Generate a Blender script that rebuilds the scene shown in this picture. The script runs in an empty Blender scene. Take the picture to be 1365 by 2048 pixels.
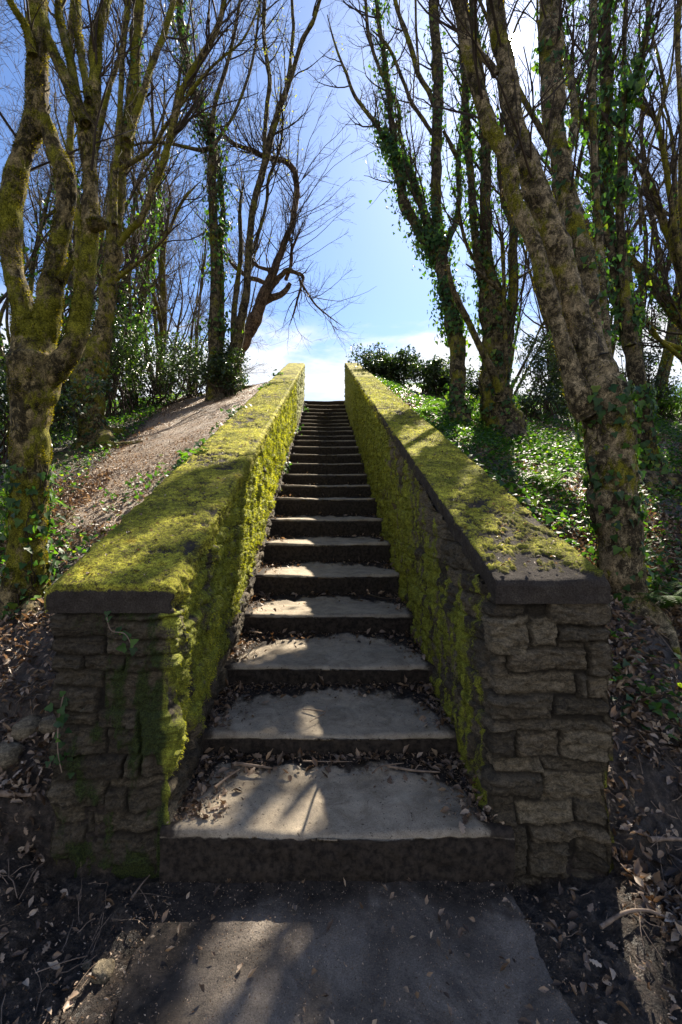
import bpy, math, random
import numpy as np
from mathutils import Vector

R = math.radians
rng = np.random.default_rng(7)
S = bpy.context.scene
C = S.collection

# ------------------------------------------------------------------ camera, sky, sun, exposure
F_PX, VPX, HY, CAMZ = 950.0, 649.0, 1015.0, 1.26     # focal length and vanishing point in photo pixels, eye height
cam_d = bpy.data.cameras.new('camera')
cam = bpy.data.objects.new('camera', cam_d); C.objects.link(cam)
cam.location = (0, 0, CAMZ); cam.rotation_euler = (R(90), 0, 0)
cam_d.sensor_fit = 'VERTICAL'; cam_d.sensor_height = 36.0
cam_d.lens = F_PX / 2048 * 36.0
cam_d.shift_x = (682.5 - VPX) / 2048
cam_d.shift_y = -(1024 - HY) / 2048
cam_d.clip_start = 0.02; cam_d.clip_end = 3000
S.camera = cam

SUN = np.array([1029 - VPX, F_PX, HY - 88.0]); SUN = SUN / np.linalg.norm(SUN)
SUN_EL = math.asin(SUN[2]); SUN_AZ = math.atan2(SUN[0], SUN[1])
sd = bpy.data.lights.new('sun', 'SUN'); sd.energy = 5.0; sd.angle = R(0.53); sd.color = (1.0, 0.90, 0.74)
so = bpy.data.objects.new('sun', sd); C.objects.link(so)
so.rotation_euler = Vector(SUN).to_track_quat('Z', 'Y').to_euler()
so.location = (20, 40, 40)

W = bpy.data.worlds.new('World'); S.world = W; W.use_nodes = True
nt = W.node_tree; nt.nodes.clear(); N = nt.nodes.new; Lk = nt.links.new
def mth(op, a, b=None, c=None, tree=None):
    t = tree or nt; n = t.nodes.new('ShaderNodeMath'); n.operation = op
    for i, v in enumerate((a, b, c)):
        if v is None: continue
        if isinstance(v, (int, float)): n.inputs[i].default_value = v
        else: t.links.new(v, n.inputs[i])
    return n.outputs[0]
sky = N('ShaderNodeTexSky'); sky.sky_type = 'NISHITA'; sky.sun_disc = False
sky.sun_elevation = SUN_EL; sky.sun_rotation = SUN_AZ; sky.air_density = 1.0; sky.dust_density = 0.4; sky.ozone_density = 3.0
tc = N('ShaderNodeTexCoord')
tint = N('ShaderNodeMixRGB'); tint.blend_type = 'MULTIPLY'; tint.inputs[0].default_value = 1
tint.inputs[2].default_value = (0.33, 0.37, 0.44, 1); Lk(sky.outputs[0], tint.inputs[1])
# thin clouds low over the hill
sep = N('ShaderNodeSeparateXYZ'); Lk(tc.outputs['Generated'], sep.inputs[0])
mp = N('ShaderNodeMapping'); mp.inputs['Scale'].default_value = (1.0, 1.0, 3.2); mp.inputs['Location'].default_value = (0.35, 0.1, 0.2)
Lk(tc.outputs['Generated'], mp.inputs[0])
nz = N('ShaderNodeTexNoise'); nz.inputs['Scale'].default_value = 4.5; nz.inputs['Detail'].default_value = 9; nz.inputs['Roughness'].default_value = 0.58
nz.inputs['Distortion'].default_value = 0.4
Lk(mp.outputs[0], nz.inputs[0])
low = N('ShaderNodeMapRange'); low.inputs[1].default_value = 0.28; low.inputs[2].default_value = 0.46; low.inputs[3].default_value = 0.30; low.inputs[4].default_value = -0.34
Lk(sep.outputs[2], low.inputs[0])
cl = N('ShaderNodeMapRange'); cl.interpolation_type = 'SMOOTHSTEP'; cl.inputs[1].default_value = 0.50; cl.inputs[2].default_value = 0.84
behind = N('ShaderNodeMapRange'); behind.interpolation_type = 'SMOOTHSTEP'; behind.inputs[1].default_value = 0.15; behind.inputs[2].default_value = -0.5; behind.inputs[3].default_value = 0; behind.inputs[4].default_value = 0.42  # unseen cloud cover behind the camera, added as neutral fill for shaded faces
Lk(sep.outputs[1], behind.inputs[0])
Lk(mth('ADD', mth('ADD', nz.outputs[0], low.outputs[0]), behind.outputs[0]), cl.inputs[0])
cmix = N('ShaderNodeMixRGB'); Lk(cl.outputs[0], cmix.inputs[0]); Lk(tint.outputs[0], cmix.inputs[1]); cmix.inputs[2].default_value = (2.65, 2.7, 2.8, 1)
# glow of the air round the sun
dv = N('ShaderNodeVectorMath'); dv.operation = 'DOT_PRODUCT'; Lk(tc.outputs['Generated'], dv.inputs[0]); dv.inputs[1].default_value = tuple(SUN)
ang = mth('ARCCOSINE', mth('MINIMUM', dv.outputs['Value'], 0.99999999))
halo = mth('ADD', mth('MULTIPLY', mth('POWER', 2.718, mth('MULTIPLY', ang, -5.0)), 0.15),
           mth('MULTIPLY', mth('POWER', 2.718, mth('MULTIPLY', ang, -30.0)), 1.4))
disc = N('ShaderNodeMapRange'); disc.interpolation_type = 'SMOOTHSTEP'
disc.inputs[1].default_value = R(0.75); disc.inputs[2].default_value = R(0.5); disc.inputs[3].default_value = 0; disc.inputs[4].default_value = 900
Lk(ang, disc.inputs[0])
hs = mth('ADD', halo, disc.outputs[0])
hc = N('ShaderNodeVectorMath'); hc.operation = 'SCALE'; hc.inputs[0].default_value = (1.0, 0.97, 0.95); Lk(hs, hc.inputs['Scale'])
add = N('ShaderNodeVectorMath'); add.operation = 'ADD'; Lk(cmix.outputs[0], add.inputs[0]); Lk(hc.outputs[0], add.inputs[1])
bg = N('ShaderNodeBackground'); bg.inputs[1].default_value = 0.142; Lk(add.outputs[0], bg.inputs[0])
wo = N('ShaderNodeOutputWorld'); Lk(bg.outputs[0], wo.inputs[0])

S.view_settings.view_transform = 'Standard'; S.view_settings.look = 'None'
S.view_settings.exposure = 1.65; S.view_settings.gamma = 1
S.cycles.use_denoising = True
S.cycles.max_bounces = 6; S.cycles.diffuse_bounces = 3; S.cycles.glossy_bounces = 2; S.cycles.transmission_bounces = 3
S.cycles.sample_clamp_indirect = 6.0

# ------------------------------------------------------------------ noise
def _h(ix, iy, iz, seed):
    h = (ix.astype(np.int64) * 374761393 + iy.astype(np.int64) * 668265263 + iz.astype(np.int64) * 2147483647 + seed * 1274126177) & 0xFFFFFFFF
    h = ((h ^ (h >> 13)) * 1274126177) & 0xFFFFFFFF
    h = h ^ (h >> 16)
    return (h & 0xFFFF) / 65535.0
def vnoise(p, seed=0):
    p = np.asarray(p, float); i = np.floor(p); f = p - i; f = f * f * (3 - 2 * f)
    ix, iy, iz = i[:, 0], i[:, 1], i[:, 2]; r = 0
    for a in (0, 1):
        wa = f[:, 0] if a else 1 - f[:, 0]
        for b in (0, 1):
            wb = f[:, 1] if b else 1 - f[:, 1]
            for c in (0, 1):
                wc = f[:, 2] if c else 1 - f[:, 2]
                r = r + wa * wb * wc * _h(ix + a, iy + b, iz + c, seed)
    return r
def fbm(p, octv=4, seed=0, gain=0.5, scale=1.0):
    p = np.asarray(p, float) * scale; a = 1.0; s = 0; t = 0
    for k in range(octv):
        s = s + a * vnoise(p, seed + k * 17); t += a; a *= gain; p = p * 2.03 + 11.3
    return s / t            # 0..1
def P3(x, y=0.0, z=0.0):
    x, y, z = np.broadcast_arrays(x, y, z); return np.stack([x.ravel(), y.ravel(), z.ravel()], 1).astype(float)
def sstep(a, b, x):
    t = np.clip((x - a) / (b - a), 0, 1); return t * t * (3 - 2 * t)

def P(px, py, Y): return np.array([(px - VPX) * Y / F_PX, Y, CAMZ - (py - HY) * Y / F_PX])

# ------------------------------------------------------------------ mesh building
def build(name, parts, mats, parent=None, attrs=None, smooth=True):
    """parts: list of (verts (n,3), faces (m,k), material index); attrs: name -> list of per-part point arrays"""
    parts = [p for p in parts if len(p[0]) and len(p[1])]
    V = np.concatenate([p[0] for p in parts]).astype(np.float32)
    off = 0; loops = []; sizes = []; mi = []
    for v, f, m in parts:
        f = np.asarray(f, np.int64); loops.append((f + off).ravel()); sizes.append(np.full(len(f), f.shape[1], np.int64)); mi.append(np.full(len(f), m, np.int32)); off += len(v)
    loops = np.concatenate(loops); sizes = np.concatenate(sizes); mi = np.concatenate(mi)
    me = bpy.data.meshes.new(name)
    me.vertices.add(len(V)); me.vertices.foreach_set('co', V.ravel())
    me.loops.add(len(loops)); me.loops.foreach_set('vertex_index', loops.astype(np.int32))
    me.polygons.add(len(sizes)); st = np.concatenate([[0], np.cumsum(sizes)[:-1]]).astype(np.int32)
    me.polygons.foreach_set('loop_start', st); me.polygons.foreach_set('material_index', mi)
    if smooth: me.polygons.foreach_set('use_smooth', np.ones(len(sizes), bool))
    for m in (mats if isinstance(mats, (list, tuple)) else [mats]): me.materials.append(m)
    me.update(calc_edges=True); me.validate()
    if attrs:
        for k, arr in attrs.items():
            arr = np.concatenate([np.asarray(a, np.float32).ravel() for a in arr]) if isinstance(arr, list) else np.asarray(arr, np.float32).ravel()
            if len(arr) == len(me.vertices):
                at = me.attributes.new(k, 'FLOAT', 'POINT'); at.data.foreach_set('value', arr)
    o = bpy.data.objects.new(name, me); C.objects.link(o)
    if parent is not None: o.parent = parent
    return o
def local(parent_loc, v): return v - np.asarray(parent_loc, float)
def thing(name, loc, label, cat, group=None):
    o = bpy.data.objects.new(name, None); C.objects.link(o); o.location = tuple(float(a) for a in loc)
    o.empty_display_size = 0.1
    o['label'] = label; o['category'] = cat
    if group: o['group'] = group
    return o
def tag(o, label=None, cat=None, group=None, kind=None):
    if label: o['label'] = label
    if cat: o['category'] = cat
    if group: o['group'] = group
    if kind: o['kind'] = kind
    return o

def gridfaces(nu, nv, closed_u=False, closed_v=False):
    a = np.arange(nu * nv).reshape(nu, nv)
    iu = np.arange(nu if closed_u else nu - 1); iv = np.arange(nv if closed_v else nv - 1)
    i, j = np.meshgrid(iu, iv, indexing='ij'); i2 = (i + 1) % nu; j2 = (j + 1) % nv
    return np.stack([a[i, j], a[i2, j], a[i2, j2], a[i, j2]], -1).reshape(-1, 4)

def catmull(pts, n_per):
    pts = np.asarray(pts, float); Q = np.vstack([2 * pts[0] - pts[1], pts, 2 * pts[-1] - pts[-2]]); out = []
    for i in range(len(pts) - 1):
        p0, p1, p2, p3 = Q[i:i + 4]; t = np.linspace(0, 1, n_per, endpoint=False)[:, None]
        out.append(0.5 * ((2 * p1) + (-p0 + p2) * t + (2 * p0 - 5 * p1 + 4 * p2 - p3) * t ** 2 + (-p0 + 3 * p1 - 3 * p2 + p3) * t ** 3))
    out.append(pts[-1:]); return np.vstack(out)

def tube(pts, rad, sides=10, lump=0.0, lscale=8.0, seed=0, cap=True):
    pts = np.asarray(pts, float); n = len(pts)
    T = np.gradient(pts, axis=0); T /= np.linalg.norm(T, axis=1)[:, None] + 1e-9
    ref = np.array([1.0, 0.13, 0.05]) if abs(T[0][0]) < .8 else np.array([0, 1.0, 0.2])
    U = np.zeros_like(pts); u = ref - T[0] * ref.dot(T[0]); u /= np.linalg.norm(u)
    for i in range(n):
        u = u - T[i] * u.dot(T[i]); u /= np.linalg.norm(u) + 1e-9; U[i] = u
    Vv = np.cross(T, U); a = np.linspace(0, 2 * np.pi, sides, endpoint=False)
    d = U[:, None, :] * np.cos(a)[None, :, None] + Vv[:, None, :] * np.sin(a)[None, :, None]
    r = np.asarray(rad, float)[:, None] * np.ones((1, sides))
    if lump:
        q = pts[:, None, :] + d * r[..., None]
        nn = fbm(q.reshape(-1, 3) * np.array([1, 1, .55]), 4, seed, .55, lscale).reshape(n, sides) - .5
        r = r * (1 + lump * nn * 2.0)
    if sides >= 40:
        q = (pts[:, None, :] + d * r[..., None]).reshape(-1, 3); r = r * (1 + .16 * (fbm(q * np.array([1, 1, .4]), 4, seed + 5, .65, 38).reshape(n, sides) - .5) - .05 * (fbm(q, 3, seed + 9, .6, 24).reshape(n, sides) > .60))
    v = (pts[:, None, :] + d * r[..., None]).reshape(-1, 3)
    f = gridfaces(n, sides, closed_v=True)
    if cap:
        v = np.vstack([v, pts[-1] + T[-1] * rad[-1] * .5, pts[0] - T[0] * rad[0] * .45]); top = (n - 1) * sides; i_ = np.arange(sides); j_ = (i_ + 1) % sides
        f_end = np.stack([top + i_, top + j_, np.full(sides, len(v) - 2)], 1); f_start = np.stack([j_, i_, np.full(sides, len(v) - 1)], 1)
        return v, f, np.concatenate([f_end, f_start])
    return v, f, None

def tubes_batch(Pn, Rn, sides=3):
    """Pn (M,K,3), Rn (M,K) -> verts, faces"""
    M, K, _ = Pn.shape
    T = np.gradient(Pn, axis=1); T /= np.linalg.norm(T, axis=2)[..., None] + 1e-9
    ref = np.zeros_like(T); ref[..., 1] = 1.0; ref[..., 0] = .31; ref[..., 2] = .17
    U = np.cross(T, ref); U /= np.linalg.norm(U, axis=2)[..., None] + 1e-9; Vv = np.cross(T, U)
    a = np.linspace(0, 2 * np.pi, sides, endpoint=False)
    v = Pn[:, :, None, :] + Rn[:, :, None, None] * (U[:, :, None, :] * np.cos(a)[None, None, :, None] + Vv[:, :, None, :] * np.sin(a)[None, None, :, None])
    f1 = gridfaces(K, sides, closed_v=True); f = (f1[None] + (np.arange(M) * K * sides)[:, None, None]).reshape(-1, 4)
    return v.reshape(-1, 3), f

def instances(tv, tf, pos, rot, scl):
    n = len(pos); k = len(tv)
    v = np.einsum('nij,kj->nki', rot, tv) * np.asarray(scl)[:, None, None] + pos[:, None, :]
    f = (tf[None] + (np.arange(n) * k)[:, None, None]).reshape(-1, tf.shape[1])
    return v.reshape(-1, 3), f
def rot_from(nrm, spin):
    """matrices whose z is nrm"""
    nrm = nrm / (np.linalg.norm(nrm, axis=1)[:, None] + 1e-9)
    r = np.where(np.abs(nrm[:, 2:3]) < .9, np.array([[0, 0, 1.0]]), np.array([[1.0, 0, 0]]))
    x = np.cross(r, nrm); x /= np.linalg.norm(x, axis=1)[:, None] + 1e-9; y = np.cross(nrm, x)
    c, s = np.cos(spin)[:, None], np.sin(spin)[:, None]
    return np.stack([x * c + y * s, -x * s + y * c, nrm], 2)

# leaf templates (unit length about 1 along y, blade in xy)
def fan(outl, fold=.15, droop=.2):
    o = np.array(outl, float); z = fold * np.abs(o[:, 0]) - droop * o[:, 1] ** 2
    v = np.column_stack([o, z]); v = np.vstack([[0, .35, -droop * .12], v]); n = len(o)
    f = np.array([[0, 1 + i, 1 + (i + 1) % n] for i in range(n)]); return v, f
IVY = fan([(0, 0), (.34, -.06), (.55, .22), (.30, .42), (.28, .62), (0, 1.0), (-.28, .62), (-.30, .42), (-.55, .22), (-.34, -.06)], .22, .25)
IVY_LOW = (np.array([[0, 0, 0], [.48, .25, .1], [0, 1, -.1], [-.48, .25, .1]], float), np.array([[0, 1, 2], [0, 2, 3]]))
OAK = fan([(0, 0), (.14, .12), (.10, .22), (.28, .34), (.16, .46), (.32, .60), (.18, .72), (.16, .92), (0, 1), (-.18, .88), (-.16, .70), (-.34, .56), (-.15, .44), (-.26, .30), (-.09, .20), (-.13, .10)], -.55, .45)
BEECH = fan([(0, 0), (.22, .2), (.32, .5), (.2, .8), (0, 1), (-.2, .8), (-.32, .5), (-.22, .2)], .7, .35)
CURL = fan([(0, 0), (.2, .18), (.3, .45), (.14, .7), (0, 1.05), (-.16, .75), (-.28, .5), (-.2, .2)], 1.3, -.6)
HOLLY = (np.array([[0, 0, 0], [.26, .3, .1], [.22, .7, .06], [0, 1, -.12], [-.22, .7, .06], [-.26, .3, .1], [0, .5, -.04]], float),
         np.array([[6, 0, 1], [6, 1, 2], [6, 2, 3], [6, 3, 4], [6, 4, 5], [6, 5, 0]]))
BLADE = (np.array([[-.09, 0, 0], [.09, 0, 0], [.03, .55, .12], [0, 1, .35]], float), np.array([[0, 1, 2], [0, 2, 3]]))

# ------------------------------------------------------------------ materials
def newmat(name):
    m = bpy.data.materials.new(name); m.use_nodes = True; m.node_tree.nodes.clear(); return m, m.node_tree
class MB:
    """small node helper"""
    def __init__(s, name):
        s.m, s.t = newmat(name); s.tc = s.t.nodes.new('ShaderNodeTexCoord')
        s.geo = s.t.nodes.new('ShaderNodeNewGeometry')
    def n(s, k): return s.t.nodes.new(k)
    def l(s, a, b): s.t.links.new(a, b)
    def noise(s, scale, detail=6, rough=.6, dist=0, stretch=(1, 1, 1), loc=(0, 0, 0)):
        mp = s.n('ShaderNodeMapping'); mp.inputs['Scale'].default_value = stretch; mp.inputs['Location'].default_value = loc
        s.l(s.geo.outputs['Position'], mp.inputs[0]); z = s.n('ShaderNodeTexNoise')
        z.inputs['Scale'].default_value = scale; z.inputs['Detail'].default_value = detail; z.inputs['Roughness'].default_value = rough; z.inputs['Distortion'].default_value = dist
        s.l(mp.outputs[0], z.inputs[0]); return z.outputs[0]
    def ramp(s, src, stops):
        r = s.n('ShaderNodeValToRGB'); e = r.color_ramp.elements
        while len(e) < len(stops): e.new(.5)
        for i, (p, c) in enumerate(stops): e[i].position = p; e[i].color = (*c, 1)
        s.l(src, r.inputs[0]); return r.outputs[0]
    def rng(s, src, a, b, lo=0, hi=1, smooth=True):
        r = s.n('ShaderNodeMapRange'); r.interpolation_type = 'SMOOTHSTEP' if smooth else 'LINEAR'
        for i, v in enumerate((a, b, lo, hi)): r.inputs[i + 1].default_value = v
        s.l(src, r.inputs[0]); return r.outputs[0]
    def attr(s, name): a = s.n('ShaderNodeAttribute'); a.attribute_name = name; return a.outputs['Fac']
    def mix(s, f, a, b, mode='MIX'):
        r = s.n('ShaderNodeMixRGB'); r.blend_type = mode
        for i, v in enumerate((f, a, b)):
            if isinstance(v, (int, float)): r.inputs[i].default_value = v
            elif isinstance(v, tuple): r.inputs[i].default_value = (*v, 1)
            else: s.l(v, r.inputs[i])
        return r.outputs[0]
    def math(s, op, a, b=None, c=None): return mth(op, a, b, c, s.t)
    def bump(s, h, strength=.5, dist=.01, prev=None):
        b = s.n('ShaderNodeBump'); b.inputs['Strength'].default_value = strength; b.inputs['Distance'].default_value = dist
        s.l(h, b.inputs['Height'])
        if prev is not None: s.l(prev, b.inputs['Normal'])
        return b.outputs[0]
    def out(s, col, rough=.85, normal=None, spec=.3, transl=0.0, tcol=None, sheen=None):
        p = s.n('ShaderNodeBsdfPrincipled')
        if isinstance(col, tuple): p.inputs['Base Color'].default_value = (*col, 1)
        else: s.l(col, p.inputs['Base Color'])
        if isinstance(rough, (int, float)): p.inputs['Roughness'].default_value = rough
        else: s.l(rough, p.inputs['Roughness'])
        p.inputs['Specular IOR Level'].default_value = spec
        if normal is not None: s.l(normal, p.inputs['Normal'])
        o = s.n('ShaderNodeOutputMaterial'); sh = p.outputs[0]
        if transl:
            tr = s.n('ShaderNodeBsdfTranslucent')
            if tcol is None: tcol = col
            if isinstance(tcol, tuple): tr.inputs[0].default_value = (*tcol, 1)
            else: s.l(tcol, tr.inputs[0])
            mx = s.n('ShaderNodeMixShader'); mx.inputs[0].default_value = transl; s.l(sh, mx.inputs[1]); s.l(tr.outputs[0], mx.inputs[2]); sh = mx.outputs[0]
        s.l(sh, o.inputs[0]); return s.m

def mat_bark(name, base, light, mossy=.5, mosscol=(.115, .112, .012)):
    b = MB(name)
    n1 = b.noise(9, 8, .65); n2 = b.noise(38, 6, .7, .4, (1, 1, .5)); n3 = b.noise(3.2, 5, .6, .3, loc=(3, 7, 1)); n4 = b.noise(150, 3, .7)
    c = b.mix(b.rng(n1, .44, .60), base, light); pt = b.noise(24, 6, .7, .8, (1, 1, .7), (5, 1, 9)); c = b.mix(b.rng(pt, .50, .60, 0, .75), c, tuple(x * 1.7 for x in light)); c = b.mix(b.rng(pt, .46, .38, 0, .8), c, tuple(x * .45 for x in base))
    c = b.mix(b.rng(n2, .55, .7), c, tuple(x * .35 for x in base))
    lich = b.noise(22, 4, .6, loc=(9, 2, 4)); c = b.mix(b.rng(lich, .58, .70, 0, .6), c, (.20, .175, .12))
    mm = b.math('ADD', n3, b.math('MULTIPLY', b.math('SUBTRACT', n2, .5), .5))
    mf = b.rng(mm, .66 - .34 * mossy, .78 - .34 * mossy)
    mc = b.mix(n4, tuple(x * .45 for x in mosscol), tuple(x * 1.6 for x in mosscol))
    c = b.mix(mf, c, mc)
    c = b.mix(.75, c, b.ramp(n4, [(.38, (.35, .35, .35)), (.62, (1.65, 1.6, 1.5))]), 'MULTIPLY'); c = b.mix(.7, c, b.ramp(b.noise(16, 6, .7, loc=(2, 8, 5)), [(.36, (.4, .4, .38)), (.64, (1.6, 1.55, 1.45))]), 'MULTIPLY')
    h = b.math('ADD', b.math('MULTIPLY', n2, .7), b.math('MULTIPLY', n4, .35))
    return b.out(c, .92, b.bump(h, .9, .012), .15)
M_BARK_MOSSY = mat_bark('bark_mossy', (.030, .024, .012), (.14, .11, .055), .62)
M_BARK = mat_bark('bark', (.022, .018, .011), (.095, .077, .048), .42)
M_BARK_PALE = mat_bark('bark_pale', (.042, .034, .022), (.19, .155, .100), .38)
M_BARK_RED = mat_bark('bark_reddish', (.045, .029, .020), (.115, .078, .055), .1)
M_BARK_FAR = mat_bark('bark_far', (.035, .028, .020), (.08, .064, .045), .45)
def mat_twig():
    b = MB('twig_bark'); c = b.ramp(b.noise(12, 3), [(.3, (.022, .015, .010)), (.7, (.055, .038, .024))]); return b.out(c, .8, spec=.2)
M_TWIG = mat_twig()

def mat_leaf(name, stops, rough=.35, spec=.5, transl=.35, tboost=(1.6, 1.9, .6)):
    b = MB(name); c = b.ramp(b.attr('rnd'), stops); n = b.noise(60, 3); c = b.mix(.35, c, b.ramp(n, [(.3, (.35, .35, .35)), (.7, (1.3, 1.3, 1.3))]), 'MULTIPLY')
    t = b.mix(1.0, c, tboost, 'MULTIPLY'); return b.out(c, rough, None, spec, transl, t)
M_IVY = mat_leaf('ivy_leaf', [(0, (.018, .045, .018)), (.6, (.035, .085, .022)), (.9, (.075, .15, .02)), (1, (.16, .20, .03))], .50, .32, .38, (2.8, 3.0, .7))
M_HOLLY = mat_leaf('evergreen_leaf', [(0, (.012, .024, .010)), (.7, (.028, .052, .014)), (1, (.10, .14, .03))], .38, .5, .2, (2.2, 2.6, .6))
M_FERN = mat_leaf('fern_leaf', [(0, (.06, .13, .02)), (1, (.13, .24, .03))], .5, .3, .5, (1.8, 2.0, .5))
M_YOUNG = mat_leaf('young_leaf', [(0, (.25, .30, .04)), (1, (.38, .38, .06))], .5, .3, .5, (1.7, 1.7, .5))
M_LITTER = mat_leaf('dead_leaf', [(0, (.034, .022, .015)), (.4, (.14, .092, .060)), (.75, (.29, .205, .14)), (1, (.50, .40, .30))], .5, .4, .18, (1.5, 1.1, .6))
M_MOSS = mat_leaf('moss_fuzz', [(0, (.04, .036, .014)), (.3, (.10, .115, .018)), (.6, (.27, .28, .032)), (1, (.60, .56, .075))], .8, .1, .35, (1.6, 1.7, .5))
M_TMOSS = mat_leaf('trunk_moss_fuzz', [(0, (.022, .026, .004)), (.5, (.075, .075, .008)), (1, (.26, .23, .02))], .9, .05, .55, (2.6, 2.3, .6))
def mat_stick():
    b = MB('dead_stick'); c = b.ramp(b.noise(40, 4), [(.3, (.10, .07, .05)), (.7, (.30, .22, .16))]); return b.out(c, .7, spec=.3)
M_STICK = mat_stick()

def mat_stone():
    b = MB('wall_stone')
    t = b.attr('tint'); c = b.ramp(t, [(0, (.048, .040, .029)), (.35, (.085, .072, .052)), (.65, (.13, .108, .076)), (1, (.19, .165, .118))])
    st = b.noise(22, 7, .75, 1.2, (1, 1, 2.6)); gr = b.noise(160, 5, .75)
    c = b.mix(.85, c, b.ramp(st, [(.38, (.32, .30, .27)), (.62, (1.65, 1.55, 1.4))]), 'MULTIPLY')
    c = b.mix(.6, c, b.ramp(gr, [(.38, (.35, .35, .35)), (.62, (1.6, 1.6, 1.6))]), 'MULTIPLY')
    li = b.noise(30, 5, .6, loc=(4, 4, 4)); c = b.mix(b.rng(li, .66, .74, 0, .6), c, (.16, .18, .14))
    mort = b.attr('mortar_shade'); c = b.mix(mort, c, (.010, .008, .006))  # joints near-black: the shade of deep cracks is put into the mortar colour
    ms = b.attr('moss'); n4 = b.noise(220, 3, .7); n5 = b.noise(18, 5, .6)
    mc = b.mix(n5, (.085, .105, .016), (.44, .45, .055)); mc = b.mix(.8, mc, b.ramp(n4, [(.36, (.25, .25, .22)), (.62, (1.5, 1.5, 1.4))]), 'MULTIPLY'); mc = b.mix(.7, mc, b.ramp(b.noise(30, 5, .7, 0, (1, 1, .35), (8, 3, 1)), [(.36, (.3, .3, .25)), (.62, (1.35, 1.35, 1.3))]), 'MULTIPLY')
    dk = b.attr('darkmoss'); mc = b.mix(dk, mc, b.mix(b.rng(n4, .38, .62), (.010, .016, .005), (.055, .075, .014)))
    msk = b.rng(b.math('ADD', ms, b.math('MULTIPLY', b.math('SUBTRACT', gr, .5), .6)), .42, .6); c = b.mix(msk, c, mc)
    h = b.math('ADD', b.math('MULTIPLY', st, .8), b.math('MULTIPLY', gr, .5)); return b.out(c, .85, b.bump(h, 1.0, .014), .3)
M_STONE = mat_stone()
def mat_coping():
    b = MB('coping_stone'); n1 = b.noise(14, 7, .7); gr = b.noise(190, 4, .75); n2 = b.noise(5, 6, .65, .5, loc=(2, 1, 0)); n3 = b.noise(60, 5, .7)
    c = b.ramp(n1, [(.25, (.026, .021, .018)), (.55, (.055, .045, .037)), (.8, (.10, .085, .07))])
    c = b.mix(.6, c, b.ramp(gr, [(.38, (.35, .35, .35)), (.62, (1.6, 1.6, 1.6))]), 'MULTIPLY')
    mc = b.mix(b.rng(n2, .3, .7), (.15, .16, .020), (.54, .50, .065)); mc = b.mix(b.rng(n3, .49, .62, 0, .85), mc, (.085, .062, .032))
    mc = b.mix(b.rng(b.noise(8, 4, loc=(5, 5, 5)), .6, .75, 0, .6), mc, (.36, .24, .02))
    mc = b.mix(.85, mc, b.ramp(gr, [(.36, (.18, .17, .14)), (.60, (1.5, 1.5, 1.4))]), 'MULTIPLY'); mc = b.mix(.8, mc, b.ramp(b.noise(36, 6, .75, loc=(8, 3, 1)), [(.36, (.30, .28, .22)), (.60, (1.35, 1.35, 1.3))]), 'MULTIPLY')
    ms = b.rng(b.math('ADD', b.attr('moss'), b.math('MULTIPLY', b.math('SUBTRACT', n3, .5), .9)), .42, .6); c = b.mix(ms, c, mc)
    h = b.math('ADD', b.math('MULTIPLY', n3, .6), b.math('MULTIPLY', gr, .6)); return b.out(c, .92, b.bump(h, .9, .012), .15)
M_COPING = mat_coping()
def mat_step():
    b = MB('step_stone'); n1 = b.noise(5, 7, .65, .3); gr = b.noise(260, 4, .8); n3 = b.noise(40, 6, .7)
    c = b.ramp(n1, [(.25, (.20, .168, .128)), (.6, (.335, .282, .218)), (.85, (.44, .375, .29))])
    c = b.mix(.5, c, b.ramp(gr, [(.38, (.55, .55, .55)), (.62, (1.4, 1.4, 1.4))]), 'MULTIPLY')
    c = b.mix(b.rng(b.noise(90, 2, .5, loc=(1, 2, 3)), .66, .70, 0, .8), c, (.06, .045, .035)); c = b.mix(.65, c, b.ramp(b.noise(9, 8, .75, .8, (1, 1, 1), (6, 2, 2)), [(.36, (.5, .47, .43)), (.55, (1.05, 1.05, 1.0)), (.7, (1.25, 1.25, 1.2))]), 'MULTIPLY')
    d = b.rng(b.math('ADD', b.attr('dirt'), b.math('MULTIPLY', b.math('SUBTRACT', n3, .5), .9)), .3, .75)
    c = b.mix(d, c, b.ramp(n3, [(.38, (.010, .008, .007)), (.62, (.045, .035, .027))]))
    h = b.math('ADD', b.math('MULTIPLY', n3, .7), b.math('MULTIPLY', gr, .35)); return b.out(c, .88, b.bump(h, .6, .006), .2)
M_STEP = mat_step()
def mat_ground():
    b = MB('ground_soil'); n1 = b.noise(4, 8, .7, .4); n3 = b.noise(30, 7, .75); gr = b.noise(170, 4, .8); v = b.noise(75, 5, .7, 1.0)
    c = b.ramp(n3, [(.36, (.016, .012, .009)), (.5, (.045, .033, .025)), (.66, (.13, .098, .072))])
    pc = b.ramp(v, [(.34, (.06, .04, .027)), (.48, (.25, .165, .095)), (.64, (.44, .32, .205))]); pc = b.mix(.5, pc, b.ramp(n1, [(.3, (.6, .6, .6)), (.7, (1.3, 1.25, 1.2))]), 'MULTIPLY')
    c = b.mix(b.rng(b.math('ADD', b.attr('path'), b.math('MULTIPLY', b.math('SUBTRACT', n3, .5), .6)), .3, .7), c, pc)
    mo = b.rng(b.math('ADD', b.attr('green'), b.math('MULTIPLY', b.math('SUBTRACT', n3, .5), .9)), .45, .7); c = b.mix(mo, c, b.mix(gr, (.03, .04, .005), (.15, .16, .015)))
    c = b.mix(.6, c, b.ramp(gr, [(.38, (.35, .35, .35)), (.62, (1.6, 1.6, 1.6))]), 'MULTIPLY')
    wet = b.rng(n1, .4, .7, .35, .8); h = b.math('ADD', b.math('MULTIPLY', n3, 1.0), b.math('MULTIPLY', v, .5)); return b.out(c, wet, b.bump(h, 1.0, .03), .45)
M_GROUND = mat_ground()
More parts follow.
